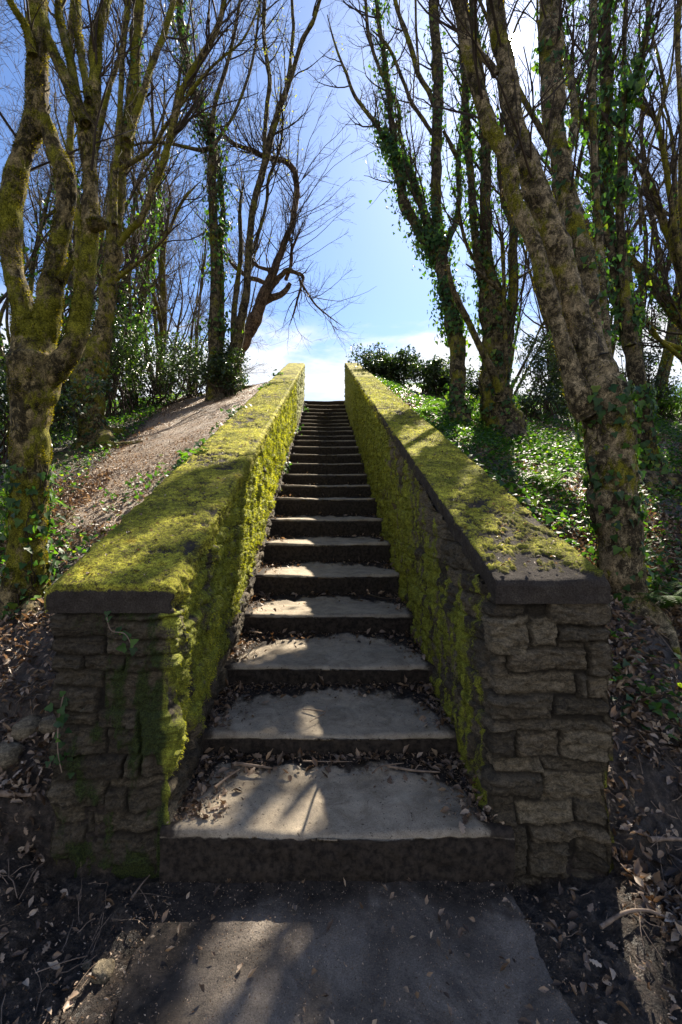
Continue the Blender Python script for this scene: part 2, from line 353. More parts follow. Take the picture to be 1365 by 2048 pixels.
def mat_slab():
    b = MB('path_slab'); n1 = b.noise(3.5, 8, .7, .5); gr = b.noise(240, 4, .8); n3 = b.noise(26, 7, .75)
    c = b.ramp(n1, [(.38, (.085, .07, .057)), (.5, (.165, .136, .11)), (.64, (.275, .232, .188))]); c = b.mix(.6, c, b.ramp(gr, [(.38, (.45, .45, .45)), (.62, (1.5, 1.5, 1.5))]), 'MULTIPLY')
    d = b.rng(b.math('ADD', b.attr('dirt'), b.math('MULTIPLY', b.math('SUBTRACT', n3, .5), .9)), .3, .75); c = b.mix(d, c, b.ramp(n3, [(.38, (.013, .010, .008)), (.62, (.075, .058, .045))]))
    h = b.math('ADD', b.math('MULTIPLY', n3, .8), b.math('MULTIPLY', gr, .35)); return b.out(c, .75, b.bump(h, 1.0, .015), .3)
M_SLAB = mat_slab()

# ------------------------------------------------------------------ levels: stairs, walls, terrain
SY = np.array([1.57, 2.01, 2.50, 3.04, 3.58, 4.12, 4.64, 5.15, 5.67, 6.18, 6.70, 7.21, 7.72, 8.23, 8.74, 9.26, 9.77, 10.28, 10.80, 11.31, 11.82, 12.33, 12.84, 13.35])
Sy = np.array([1662, 1466, 1330, 1227, 1147, 1085, 1037, 995, 969, 947, 925, 907, 892, 879.5, 870, 860, 852.5, 845.5, 838.5, 831, 824, 817, 809, 801])
SZ = CAMZ - (Sy - HY) * SY / F_PX
TOPZ = SZ[-1]
def stair_z(Y): return np.interp(Y, SY, SZ, left=0.0)
def cop_z(left, Y): return (.99 + .368 * (Y - 1.6)) if left else (1.03 + .366 * (Y - 1.62))
WEND = 13.3
def wall_x(left, Y, inner):
    t = (Y - 1.62) / (WEND - 1.62)
    if left: return (-.532 - .05 * t) if inner else (-.90 - .085 * t)
    return (.588 + .012 * t) if inner else (.945 - .0 * t)
def H0(X, Y):
    X = np.asarray(X, float); Y = np.asarray(Y, float); Yc = np.maximum(Y, 1.6)
    L = X < -.72; Rr = X > .77
    dxL = np.clip(-X - .95, 0, None); dxR = np.clip(X - 1.0, 0, None)
    zl = cop_z(True, Yc) - .12 - 1.1 * (1 - np.exp(-dxL / 3.5)) - .6 * np.exp(-(Yc - 1.6) / 1.7)
    zr = cop_z(False, Yc) - .12 - 1.1 * (1 - np.exp(-dxR / 3.5)) - .87 * np.exp(-(Yc - 1.6) / 1.7)
    front = np.where(Y < 1.62, sstep(.9, 1.75, Y) * sstep(.75, 1.3, np.abs(X)), 1.0) * sstep(.9, 1.75, Y)
    zl = np.maximum(zl, 0) * front; zr = np.maximum(zr, 0.0) * front
    capL = TOPZ - .02; capR = TOPZ + .22
    zl = -np.logaddexp(-zl * 6, -capL * 6) / 6; zr = -np.logaddexp(-zr * 6, -capR * 6) / 6
    zc = np.where(Y > WEND + .1, TOPZ - .03, np.where(Y < 1.70, -.0, stair_z(Y) - .35))
    z = np.where(L, zl, np.where(Rr, zr, zc))
    # the top levels out, then falls away behind the crest
    z = z - np.clip(Y - 15.5, 0, None) * .10 * sstep(15.5, 20, Y)
    return np.maximum(z, np.where(Y > 15, 0.9, -.5))
def H(X, Y):
    X = np.asarray(X, float); Y = np.asarray(Y, float); shp = np.broadcast(X, Y).shape
    p = P3(X, Y, 0); z = H0(X, Y) + ((fbm(p, 4, 5, .5, .9) - .5) * .16).reshape(shp) * np.clip((np.abs(X) - .8) / .8, 0, 1)
    return z
def ground_hit(px, py, y0=1.7, y1=30):
    Y = np.linspace(y0, y1, 1500); X = (px - VPX) * Y / F_PX; Z = CAMZ - (py - HY) * Y / F_PX
    h = H(X, Y); k = np.argmax(h >= Z)
    return float(Y[k]) if (h >= Z).any() else 12.0

def edges(dense, lo, hi, fine, grow):
    a = [dense[0]];
    xs = list(np.arange(dense[0], dense[1] + 1e-9, fine)); s = fine; x = xs[-1]
    while x < hi: s *= grow; x += s; xs.append(x)
    s = fine; x = xs[0]; pre = []
    while x > lo: s *= grow; x -= s; pre.append(x)
    return np.array(pre[::-1] + xs)
gx = edges((-2.3, 2.3), -320, 320, .014, 1.035)
gy = edges((1.05, 3.2), -30, 600, .011, 1.022)
GX, GY = np.meshgrid(gx, gy, indexing='ij')
Z = H(GX, GY)
near = np.exp(-np.clip(GY - 1.0, 0, None) / 6)
pts = P3(GX, GY, 0)
lump = (fbm(pts, 5, 21, .6, 9).reshape(GX.shape) - .5)
pathm = sstep(.75, 1.3, -GX) * (1 - sstep(0, .5, -GX - (1.55 + .13 * GY))) * sstep(2.6, 3.6, GY) * (1 - sstep(13, 16, GY))
mud = 1 - sstep(1.5, 2.2, GY)
Z = Z + np.where(np.abs(GX - .03) > .55, lump * (.05 + .05 * mud) * (1 - .55 * pathm) , lump * .012) * (GY < 40)
ledge = sstep(.0, .03, GY - 1.93 - .06 * np.sin(GX * 7)) * .06 * (GX < -.9); Z = Z + ledge * (1 - sstep(2.2, 3, GY))
lump2 = (fbm(pts, 3, 23, .6, 42).reshape(GX.shape) - .5); Z = Z + np.where(np.abs(GX - .03) > .62, lump2 * (.016 + .022 * mud), 0) * (GY < 14)
greenm = ((fbm(pts, 3, 33, .5, .7).reshape(GX.shape) > .56) * .6) * (1 - pathm) * sstep(2, 3, GY)
greenm = np.where((GX > 1.2) & (GY > 3), np.maximum(greenm, .35), greenm)
def HS(X, Y):
    X = np.asarray(X, float); Y = np.asarray(Y, float)
    i = np.clip(np.searchsorted(gx, X) - 1, 0, len(gx) - 2); j = np.clip(np.searchsorted(gy, Y) - 1, 0, len(gy) - 2)
    a = (X - gx[i]) / (gx[i + 1] - gx[i]); b = (Y - gy[j]) / (gy[j + 1] - gy[j])
    return Z[i, j] * (1 - a) * (1 - b) + Z[i + 1, j] * a * (1 - b) + Z[i, j + 1] * (1 - a) * b + Z[i + 1, j + 1] * a * b
gv = np.column_stack([GX.ravel(), GY.ravel(), Z.ravel()])
g = build('ground', [(gv, gridfaces(len(gx), len(gy)), 0)], M_GROUND, attrs={'path': pathm.ravel(), 'green': greenm.ravel()})
tag(g, kind='structure')

# path slab in front of the stairs
sx = np.linspace(-.53, .64, 140); sy = np.linspace(.2, 1.60, 200)
AX, AY = np.meshgrid(sx, sy, indexing='ij')
wob = (fbm(P3(AY, 0, 0), 5, 3, .65, 7).reshape(AX.shape) - .5) * .06
AX2 = AX + wob * np.where(AX < 0, 2.0, 1.3)
e = np.minimum(AX - sx[0], sx[-1] - AX)
AZ = .022 + (fbm(P3(AX, AY, 0), 5, 8, .55, 7).reshape(AX.shape) - .5) * .016 - (1 - sstep(0, .03, e)) * .05
dirt = .9 * (1 - sstep(0, .26, AX + .53)) + .0 * AX + .85 * sstep(1.33, 1.58, AY) + .10 + 1.5 * (fbm(P3(AX, AY, 0), 4, 91, .6, 4.5).reshape(AX.shape) - .5)
sl = build('path_slab', [(np.column_stack([AX2.ravel(), AY.ravel(), AZ.ravel()]), gridfaces(140, 200), 0)], M_SLAB, attrs={'dirt': dirt.ravel()})
tag(sl, kind='structure')

# ------------------------------------------------------------------ staircase
stair = thing('staircase', (0.04, 1.57, 0), 'long flight of worn stone steps climbing between the two mossy walls', 'staircase')
LOC = np.array([0.04, 1.57, 0])
for i in range(24):
    y0, z0 = SY[i], SZ[i]; y1 = SY[i + 1] if i < 23 else y0 + 1.2
    zb = (SZ[i - 1] if i else 0) - .12
    nx = int(np.clip(260 / (y0 / 1.6), 40, 260))
    x0, x1 = (-.545 if i == 0 else -.60), (.628 if i == 0 else .64)
    xs = np.linspace(x0, x1, nx)
    rr = .024
    riser = [(y0, z) for z in np.linspace(zb, z0 - rr, max(8, int(44 / (1 + i * .3))))]
    nose = [(y0 + rr * (1 - math.cos(a)), z0 - rr + rr * math.sin(a)) for a in np.linspace(.2, math.pi / 2, 7)]
    back = y1 + .06; nb = max(10, int(70 / (1 + i * .4)))
    tread = [(y, z0) for y in np.linspace(y0 + rr, back, nb)[1:]]
    prof = np.array(riser + nose + tread); npf = len(prof); kind = np.array([0] * len(riser) + [1] * (len(nose) + len(tread)))
    PX, _ = np.meshgrid(xs, np.arange(npf), indexing='ij'); PY = np.broadcast_to(prof[:, 0], PX.shape); PZ = np.broadcast_to(prof[:, 1], PX.shape)
    q = P3(PX, PY, PZ)
    nf = (fbm(q, 5, 40 + i, .6, 14).reshape(PX.shape) - .5); nl = (fbm(q, 2, 90 + i, .5, 2.2).reshape(PX.shape) - .5)
    isr = (kind == 0)[None, :]
    wear = .016 * np.exp(-((PX - .04) / .28) ** 2) * ((~isr) * 1.0) * np.exp(-((PY - y0) / .15) ** 2)
    PYd = PY + np.where(isr, nf * .030 + nl * .02, nl * .02 + nf * .006 * (PY - y0 < .03))
    PZd = PZ + np.where(isr, nf * .004, nf * .008 + nl * .014) - wear + nl * .006
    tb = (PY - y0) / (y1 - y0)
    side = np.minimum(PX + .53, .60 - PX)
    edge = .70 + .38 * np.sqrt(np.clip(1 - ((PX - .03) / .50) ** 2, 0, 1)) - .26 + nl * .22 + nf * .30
    dirt = np.where(isr, .85, sstep(edge - .14, edge + .20, tb) + .8 * (1 - sstep(.01, .12, side + nl * .1)))  # risers darkened all over: real grime plus shade put into the colour
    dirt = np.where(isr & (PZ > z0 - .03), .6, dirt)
    # loose soil banked up at the back corner of each tread
    PZd = PZd + np.where(isr, 0, sstep(.55, 1.0, tb) * .02 * (1 + nf * 2))
    v = np.column_stack([PX.ravel(), PYd.ravel(), PZd.ravel()])
    # front-of-step end caps are hidden in the walls, step 1 shows its right end
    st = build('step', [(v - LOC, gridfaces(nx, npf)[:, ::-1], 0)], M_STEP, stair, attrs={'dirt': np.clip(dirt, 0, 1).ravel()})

# ------------------------------------------------------------------ walls
def fx(px): return (px - VPX) * 1.62 / F_PX
def fz(py): return CAMZ - (py - HY) * 1.62 / F_PX
R_ST = [(615, -22, 803, 18), (812, -18, 1045, 105), (615, 22, 728, 68), (596, 70, 738, 212), (742, 75, 862, 190), (868, 115, 1030, 172), (868, 176, 978, 196), (680, 200, 978, 278), (590, 216, 674, 300),
        (985, 176, 1045, 292), (610, 290, 925, 365), (930, 292, 965, 380), (970, 298, 1045, 380), (605, 372, 842, 472), (847, 385, 1045, 450), (600, 478, 1045, 520), (600, 525, 698, 632), (703, 528, 872, 630),
        (880, 520, 1045, 630), (600, 638, 792, 692), (800, 638, 1038, 680), (600, 697, 780, 785), (787, 686, 1040, 808), (700, 814, 930, 900), (938, 812, 1012, 895), (610, 792, 695, 905), (760, 908, 1030, 962),
        (940, 968, 1035, 1018), (745, 970, 895, 1088), (930, 1025, 1032, 1085), (620, 915, 738, 1100), (880, 1092, 1040, 1135), (640, 1105, 875, 1150)]
R_ST = [(fx(682 + a / 2), fz(1200 + d / 2), fx(682 + c / 2), fz(1200 + b / 2)) for a, b, c, d in R_ST]
L_ST = [(250, 52, 440, 140), (445, 48, 672, 72), (255, 145, 428, 214), (435, 76, 672, 150), (435, 155, 672, 212), (255, 218, 332, 274), (336, 218, 500, 278), (505, 216, 672, 278), (255, 280, 415, 345), (255, 350, 395, 442), (420, 285, 672, 432),
        (398, 440, 560, 508), (260, 450, 393, 502), (258, 510, 440, 615), (445, 514, 560, 618), (568, 437, 675, 700), (262, 622, 500, 710), (505, 625, 562, 705), (260, 716, 446, 802), (452, 712, 672, 745),
        (525, 750, 672, 838), (450, 750, 520, 838), (262, 822, 342, 890), (385, 845, 660, 916), (262, 895, 345, 1030), (355, 930, 645, 1045), (262, 806, 380, 820), (350, 845, 380, 925)]
L_ST = [(fx(a / 2), fz(1200 + d / 2), fx(c / 2), fz(1200 + b / 2)) for a, b, c, d in L_ST]

def stone_field(u, z, seed):
    """generic coursed rubble: u along the wall, z height -> (edge distance, stone id)"""
    r = np.random.default_rng(seed)
    hs = []; t = -1.0
    while t < 7: t += r.uniform(.05, .125); hs.append(t)
    hs = np.array(hs)
    zz = z + (fbm(P3(u, z, 0), 3, seed, .5, 2.2).reshape(u.shape) - .5) * .10
    uu = u + (fbm(P3(z, u, 3), 3, seed + 4, .5, 5).reshape(u.shape) - .5) * .05
    ci = np.clip(np.searchsorted(hs, zz.ravel()).reshape(u.shape), 1, len(hs) - 1)
    lo, hi = hs[ci - 1], hs[ci]; d = np.minimum(zz - lo, hi - zz); sid = np.zeros(u.shape)
    for c in np.unique(ci):
        m = ci == c; js = []; t = u.min() - 1
        while t < u.max() + 1: t += r.uniform(.09, .36) * (1.0 if hs[c] - hs[c - 1] > .07 else 1.4); js.append(t)
        js = np.array(js); k = np.clip(np.searchsorted(js, uu[m]), 1, len(js) - 1)
        d[m] = np.minimum(d[m], np.minimum(uu[m] - js[k - 1], js[k] - uu[m])); sid[m] = c * 131 + k
    return d, sid
def hashid(s, k): return _h(s.astype(np.int64), (s * 0 + k).astype(np.int64), (s * 0).astype(np.int64), 5)

def make_wall(left, label):
    seed = 11 if left else 29
    # path round the wall: inner side -> front corner -> front -> corner -> outer side
    ys = [WEND]
    while ys[-1] > 1.62: ys.append(ys[-1] - max(.004, .0030 * ys[-1] ** 1.25))
    ys[-1] = 1.62; ys = np.array(ys)
    inn = np.column_stack([wall_x(left, ys, True), ys, np.full(len(ys), 0)])
    xi, xo = wall_x(left, 1.62, True), wall_x(left, 1.62, False)
    fr = np.linspace(xi, xo, 170)[1:-1]; front = np.column_stack([fr, np.full(len(fr), 1.62), np.full(len(fr), 1)])
    yo = [1.62]
    while yo[-1] < WEND: yo.append(yo[-1] + max(.02, .02 * yo[-1]))
    yo[-1] = WEND; yo = np.array(yo); out = np.column_stack([wall_x(left, yo, False), yo, np.full(len(yo), 2)])
    path = np.vstack([inn, front, out]); xy = path[:, :2]; zone = path[:, 2]
    sg = np.linalg.norm(np.diff(xy, axis=0), axis=1); u = np.concatenate([[0], np.cumsum(sg)])
    ui = u[len(inn) - 1]; uo = u[len(inn) + len(front)]
    s_in = 1.0 if left else -1.0
    nin = np.array([s_in, 0.0]); nfr = np.array([0, -1.0]); nout = -nin
    cw = .018
    w1 = sstep(ui - cw, ui + cw, u)[:, None]; w2 = sstep(uo - cw, uo + cw, u)[:, None]
    nr = nin * (1 - w1) + nfr * w1; nr = nr * (1 - w2) + nout * w2; nr /= np.linalg.norm(nr, axis=1)[:, None]
    ztop = cop_z(left, xy[:, 1]) - .062
    zlow = np.where(zone == 0, stair_z(np.maximum(xy[:, 1], 1.6)) - .28, np.where(zone == 1, -.08, cop_z(left, xy[:, 1]) - .9))
    zlow = np.where((zone == 0) & (xy[:, 1] < 2.0), -.08 + sstep(1.62, 2.0, xy[:, 1]) * .0, zlow)
    zlow = np.where(zone == 2, np.minimum(zlow, H0(xy[:, 0] + (-.1 if left else .1), xy[:, 1]) - .25), zlow)
    nz_ = 200; tt = np.linspace(0, 1, nz_)
    Ug = np.broadcast_to(u[:, None], (len(u), nz_)).copy(); Zg = zlow[:, None] + (ztop - zlow)[:, None] * tt[None]
    Xg = np.broadcast_to(xy[:, 0:1], Ug.shape); Yg = np.broadcast_to(xy[:, 1:2], Ug.shape); ZN = np.broadcast_to(zone[:, None], Ug.shape)
    d, sid = stone_field(Ug, Zg, seed)
    # hand-laid end face
    m = (ZN == 1) | ((ZN == 0) & (Ug > ui - .055)) | ((ZN == 2) & (Ug < uo + .055))
    pf = P3(Xg, Yg, Zg)
    wx = (fbm(pf, 3, seed + 60, .5, 11).reshape(Ug.shape) - .5) * .050 + (fbm(pf, 3, seed + 62, .6, 60).reshape(Ug.shape) - .5) * .010; wz = (fbm(pf * np.array([1, 1, .6]), 3, seed + 61, .5, 8).reshape(Ug.shape) - .5) * .050 + (fbm(pf, 3, seed + 63, .6, 60).reshape(Ug.shape) - .5) * .010
    xf = np.where(ZN == 1, Xg, np.where(ZN == 0, xi + (ui - Ug) * s_in, xo - (Ug - uo) * s_in)) ; 
    lo_x, hi_x = min(xi, xo), max(xi, xo)
    xw, zw = xf + wx, Zg + wz
    df = np.full(Ug.shape, -.01); sf = np.zeros(Ug.shape)
    for k, (a, b, c, e_) in enumerate(L_ST if left else R_ST):
        if a < lo_x + .03: a = lo_x - .06 - .03 * (k % 3)
        if c > hi_x - .03: c = hi_x + .06 + .03 * (k % 2)
        dd = np.minimum(np.minimum(xw - a, c - xw), np.minimum(zw - b, e_ - zw)); w = dd > df; df[w] = dd[w]; sf[w] = 5000 + k
    d = np.where(m, df, d); sid = np.where(m, sf, sid)
    r1, r2 = hashid(sid, 1), hashid(sid, 2)
    body = sstep(-.002, .007, d)
    strat = fbm(np.column_stack([pf[:, 0] * 5, pf[:, 1] * 5, pf[:, 2] * 45]), 4, seed + 5, .6).reshape(Ug.shape) - .5
    rough = fbm(pf, 5, seed + 6, .6, 16).reshape(Ug.shape) - .5
    near_ = 1.0
    tl = (hashid(sid, 3) - .5) * (fbm(pf, 1, seed + 64, .5, 6).reshape(Ug.shape) - .5) * .09
    h = body * (.010 + .024 * r1 + tl) + body * (strat * .024 + rough * .045 + (np.abs(fbm(pf * np.array([1, 1, 2.2]), 3, seed + 66, .6, 28).reshape(Ug.shape) - .5)) * -.05) + (1 - body) * rough * .008 + np.minimum(d, .04) * .12 * body
    # moss
    big = fbm(pf, 4, seed + 7, .55, 3.0).reshape(Ug.shape); sm = fbm(pf * np.array([1, 1, .4]), 4, seed + 8, .6, 26).reshape(Ug.shape)
    hgt = (Zg - stair_z(np.maximum(Yg, 1.6))) ; dep = ztop[:, None] - Zg
    if left:
        sm2 = fbm(pf * np.array([1, 1, .3]), 4, seed + 31, .65, 16).reshape(Ug.shape); mo = .56 + .7 * (big - .5) + .9 * (sm - .5) + 1.1 * (sm2 - .5) + .5 * (body * .3 - .15) + .12 * sstep(1.7, 3.5, Yg) - .7 * (1 - sstep(0.02, .22, Zg - stair_z(np.maximum(Yg, 1.58))))
        mo = np.where(ZN == 1, .50 + 1.4 * (big - .5) + 1.1 * (sm - .5), mo)
        mo = np.where(ZN == 1, mo + .18 * (1 - sstep(0, .06, np.abs(Xg - xi))), mo)
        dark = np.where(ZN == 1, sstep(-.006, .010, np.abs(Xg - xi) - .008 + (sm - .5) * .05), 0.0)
    else:
        bare = sstep(1.6, 2.0, Yg) * (1 - sstep(4.2, 6, Yg)) * (1 - sstep(.0, .35, dep - .03)) * .5
        sm2 = fbm(pf * np.array([1, 1, .3]), 4, seed + 31, .65, 14).reshape(Ug.shape); mo = .44 + .7 * (big - .5) + 1.1 * (sm - .5) + 1.1 * (sm2 - .5) + .25 * sstep(1.7, 2.6, Yg) + .22 * sstep(3.5, 5.5, Yg) - bare * .6
        mo = np.where(Yg < 1.68, mo - .35, mo)
        mo = np.where(ZN == 1, .10 + .6 * (big - .5) + .4 * (sm - .5), mo); dark = np.where(ZN == 1, 1.0, .0)
    mo = np.where(ZN == 2, .4 + (big - .5), mo); mo = np.clip(mo, 0, 1)
    mm = sstep(.42, .62, mo)
    clump = fbm(pf * np.array([1, 1, .5]), 4, seed + 9, .6, 34).reshape(Ug.shape)
    h = h + mm * np.where(ZN == 1, .004 + .006 * clump, (.004 + .022 * clump * (.6 + .7 * big)) * (.8 if left else .4))
    # settle the foot inward to the slope of the footing
    Xd = Xg + nr[:, 0:1] * h; Yd = Yg + nr[:, 1:2] * h
    root = thing('stone_wall', (float((xi + xo) / 2), 1.62, 0), label, 'wall'); L0 = np.array([(xi + xo) / 2, 1.62, 0])
    V = np.column_stack([Xd.ravel(), Yd.ravel(), Zg.ravel()])
    mort = (1 - sstep(-.004, .006, d)) * (1 - mm * .6) * .85
    F = gridfaces(len(u), nz_)
    if left: F = F[:, ::-1]
    build('masonry', [(V - L0, F, 0)], M_STONE, root, attrs={'tint': (r2 * np.where((ZN == 1) & left, .45, .85)).ravel(), 'mortar_shade': mort.ravel(), 'moss': mo.ravel(), 'darkmoss': dark.ravel()})
    # moss fuzz on the faces
    vis = (ZN < 2) & (mo > .5)
    idx = np.flatnonzero(vis.ravel()); yy = Yg.ravel()[idx]; zn = ZN.ravel()[idx]
    wgt = np.where(zn == 1, .10, 1.0) * (yy < 9) * np.clip((yy ** .4), 0, 3); wgt /= wgt.sum()
    nb = 50000 if left else 16000
    ii = rng.choice(idx, nb, p=wgt); nn = np.repeat(nr, nz_, 0)[ii]; up = rng.normal(0, .6, (nb, 3))
    nrm = np.column_stack([nn[:, 0], nn[:, 1], np.zeros(nb)]); yax = nrm * .9 + up * .7 + np.array([0, 0, -.55])
    yax /= np.linalg.norm(yax, axis=1)[:, None]; xax = np.cross(yax, rng.normal(0, 1, (nb, 3))); xax /= np.linalg.norm(xax, axis=1)[:, None] + 1e-9
    rot = np.stack([xax, yax, np.cross(xax, yax)], 2)
    sc = rng.uniform(.005, .012, nb) * np.clip(V[ii][:, 1] / 2.2, .8, 2.2)
    tv, tf = BLADE; bv, bf = instances(tv * np.array([1.7, 1, 1]), tf, V[ii] + rng.normal(0, .003, (nb, 3)), rot, sc)
    fp = V[ii]; rn = np.clip(.5 + 2.6 * (fbm(fp * np.array([1, 1, .4]), 4, 71, .65, 16) - .5) + rng.normal(0, .16, nb), 0, 1); rn = np.where(ZN.ravel()[ii] == 1, rn * .10, rn * (1 if left else .6))
    fz_ = [(bv - L0, bf, 0)]; ra = [np.repeat(rn, len(tv))]
    # coping: slab profile swept along the wall
    th = .078; ov = .018
    rows = [1.585]
    while rows[-1] < WEND + .03: rows.append(rows[-1] + max(.0045, .0030 * rows[-1] ** 1.1))
    rows = np.array(rows)
    s = np.linspace(0, 1, 150)
    nprof = []
    wd = 1.0
    # normalized profile around: inner bottom -> inner side -> top -> outer side -> bottom
    a = np.concatenate([np.column_stack([np.linspace(.06, 0, 4), np.zeros(4)]), np.column_stack([np.zeros(12), np.linspace(.02, .72, 12)]),
                        np.column_stack([.035 * (1 - np.cos(np.linspace(.1, np.pi / 2, 12))), .72 + .28 * np.sin(np.linspace(.1, np.pi / 2, 12))]),
                        np.column_stack([np.linspace(.045, .955, 110), np.ones(110)]),
                        np.column_stack([1 - .035 * (1 - np.cos(np.linspace(np.pi / 2, .1, 12))), .72 + .28 * np.sin(np.linspace(np.pi / 2, .1, 12))]),
                        np.column_stack([np.ones(8), np.linspace(.7, 0, 8)])])
    xi_ = wall_x(left, rows, True) + s_in * ov * (1.0); xo_ = wall_x(left, rows, False) - s_in * ov * .6
    CX = xi_[:, None] + (xo_ - xi_)[:, None] * a[None, :, 0]
    CZ = cop_z(left, rows)[:, None] - th + th * a[None, :, 1]
    CY = np.broadcast_to(rows[:, None], CX.shape).copy()
    # front: round the lip and close the end
    fr_ = np.clip((rows - 1.585) / .02, 0, 1)[:, None]; CZ = CZ - (1 - np.sqrt(1 - (1 - fr_) ** 2 + 1e-9)) * .02 * (a[None, :, 1])
    nfr_ = 26
    cz0 = CZ[0]; base0 = cz0.min()
    FZ = base0 + (cz0[None] - base0) * np.linspace(0, 1, nfr_, endpoint=False)[:, None]
    FX = np.broadcast_to(CX[0], FZ.shape); FY = np.full(FZ.shape, rows[0])
    AX_, AY_, AZ_ = np.vstack([FX, CX]), np.vstack([FY, CY]), np.vstack([FZ, CZ])
    an = np.tile(a[None, :, 1], (AX_.shape[0], 1)); isf = np.zeros(AX_.shape); isf[:nfr_ + 1] = 1
    q = P3(AX_, AY_, AZ_)
    n1 = fbm(q, 5, seed + 20, .6, 14).reshape(AX_.shape) - .5; n2 = fbm(q, 3, seed + 21, .5, 2.5).reshape(AX_.shape) - .5; n3 = fbm(q, 4, seed + 22, .6, 45).reshape(AX_.shape) - .5
    topm = np.tile((a[:, 1] > .95)[None], (AX_.shape[0], 1)) & (isf == 0)
    mo2 = np.where(topm, .66 + .7 * n2 + .9 * n1 + .5 * n3 - (0 if left else .45) * (1 - sstep(1.59, 1.67 , AY_ + n2 * .10)), np.where(isf > 0, .12 + .4 * n1, (.62 + .25 * sstep(1.7, 2.4, AY_) if left else .30) + .8 * n1 + .5 * n2 + .25 * sstep(4, 6, AY_)))
    mo2 = np.where((isf > 0) & (not left), 0.0, mo2)
    mo2 = np.clip(mo2, 0, 1); m2 = sstep(.42, .62, mo2)
    dz = np.where(topm, n2 * .030 + n1 * .010 + m2 * (.003 + .014 * (n3 + .5)), n1 * .008 * an)
    joint = np.exp(-((((AY_ + .15 * (AX_)) % .92) - .46) / .006) ** 2) * (AY_ > 1.9); dz = dz - np.where(topm, joint * .022, 0); mo2 = np.clip(mo2 - joint * .45, 0, 1)
    dxn = np.where(isf > 0, 0, np.where(np.broadcast_to((a[:, 0] < .5)[None], AX_.shape), 1, -1)) * (~topm) * s_in
    AX_ = AX_ + dxn * (n1 * .022 + n2 * .02 + m2 * (.030 if left else .018) * (n3 + .5) * (1 + 1.2 * (n1 + .3))) + np.where(isf > 0, 0, 0)
    AY_ = AY_ + np.where(isf > 0, n1 * .018 + n2 * .02, 0) * 1.0 + (1 - fr_.min()) * 0
    # fade of the end-face relief into the top
    V2 = np.column_stack([AX_.ravel(), AY_.ravel(), (AZ_ + dz).ravel()])
    F2 = gridfaces(AX_.shape[0], AX_.shape[1])
    if not left: F2 = F2[:, ::-1]
    # closed far end
    build('coping', [(V2 - L0, F2[:, ::-1] if left else F2, 0)], M_COPING, root, attrs={'moss': mo2.ravel()})
    # fuzz on coping
    idx = np.flatnonzero((mo2 > .55).ravel() & (AY_ < 9).ravel()); yy = AY_.ravel()[idx]; p_ = yy ** .3; p_ /= p_.sum()
    nb = 24000; ii = rng.choice(idx, nb, p=p_); istop = topm.ravel()[ii]
    base_n = np.where(istop[:, None], np.array([[0, 0, 1.0]]), np.array([[s_in, 0, -.2]])); yax = base_n + rng.normal(0, .45, (nb, 3)); yax /= np.linalg.norm(yax, axis=1)[:, None]
    xax = np.cross(yax, rng.normal(0, 1, (nb, 3))); xax /= np.linalg.norm(xax, axis=1)[:, None] + 1e-9; rot = np.stack([xax, yax, np.cross(xax, yax)], 2)
    sc = rng.uniform(.003, .008, nb) * np.clip(V2[ii][:, 1] / 2.5, .8, 2.0)
    bv, bf = instances(tv * np.array([1.6, 1, 1]), tf, V2[ii] + rng.normal(0, .002, (nb, 3)), rot, sc)
    rn = np.clip(.5 + 3.0 * (fbm(V2[ii], 5, 73, .7, 13) - .5) + 1.2 * (fbm(V2[ii], 2, 74, .5, 3) - .5) + rng.normal(0, .16, nb), 0, 1); fz_.append((bv - L0, bf, 0)); ra.append(np.repeat(rn, len(tv)))
    mo_ = build('moss', fz_, M_MOSS, root, attrs={'rnd': ra}, smooth=False); mo_['kind'] = 'stuff'
    # solid heart behind the stone faces and far end
    ex = .03
    yv = np.array([1.66, WEND + .02]); A = []
    for y in yv:
        xa, xb = wall_x(left, y, True) - s_in * ex, wall_x(left, y, False) + s_in * ex
        A += [(xa, y, -.1 if y < 5 else 3.6), (xb, y, -.1 if y < 5 else 3.6), (xb, y, cop_z(left, y) - .03), (xa, y, cop_z(left, y) - .03)]
    A = np.array(A); build('wall_core', [(A - L0, np.array([[0, 1, 2, 3], [7, 6, 5, 4], [3, 2, 6, 7], [0, 3, 7, 4], [1, 5, 6, 2]]), 0)], M_COPING, root, attrs={'moss': np.full(8, .4)}, smooth=False)
    return root
make_wall(True, 'left stair wall, its side and sloping top thick with bright yellow-green moss')
make_wall(False, 'right stair wall of bare layered stones at its end, coping patched with golden moss')

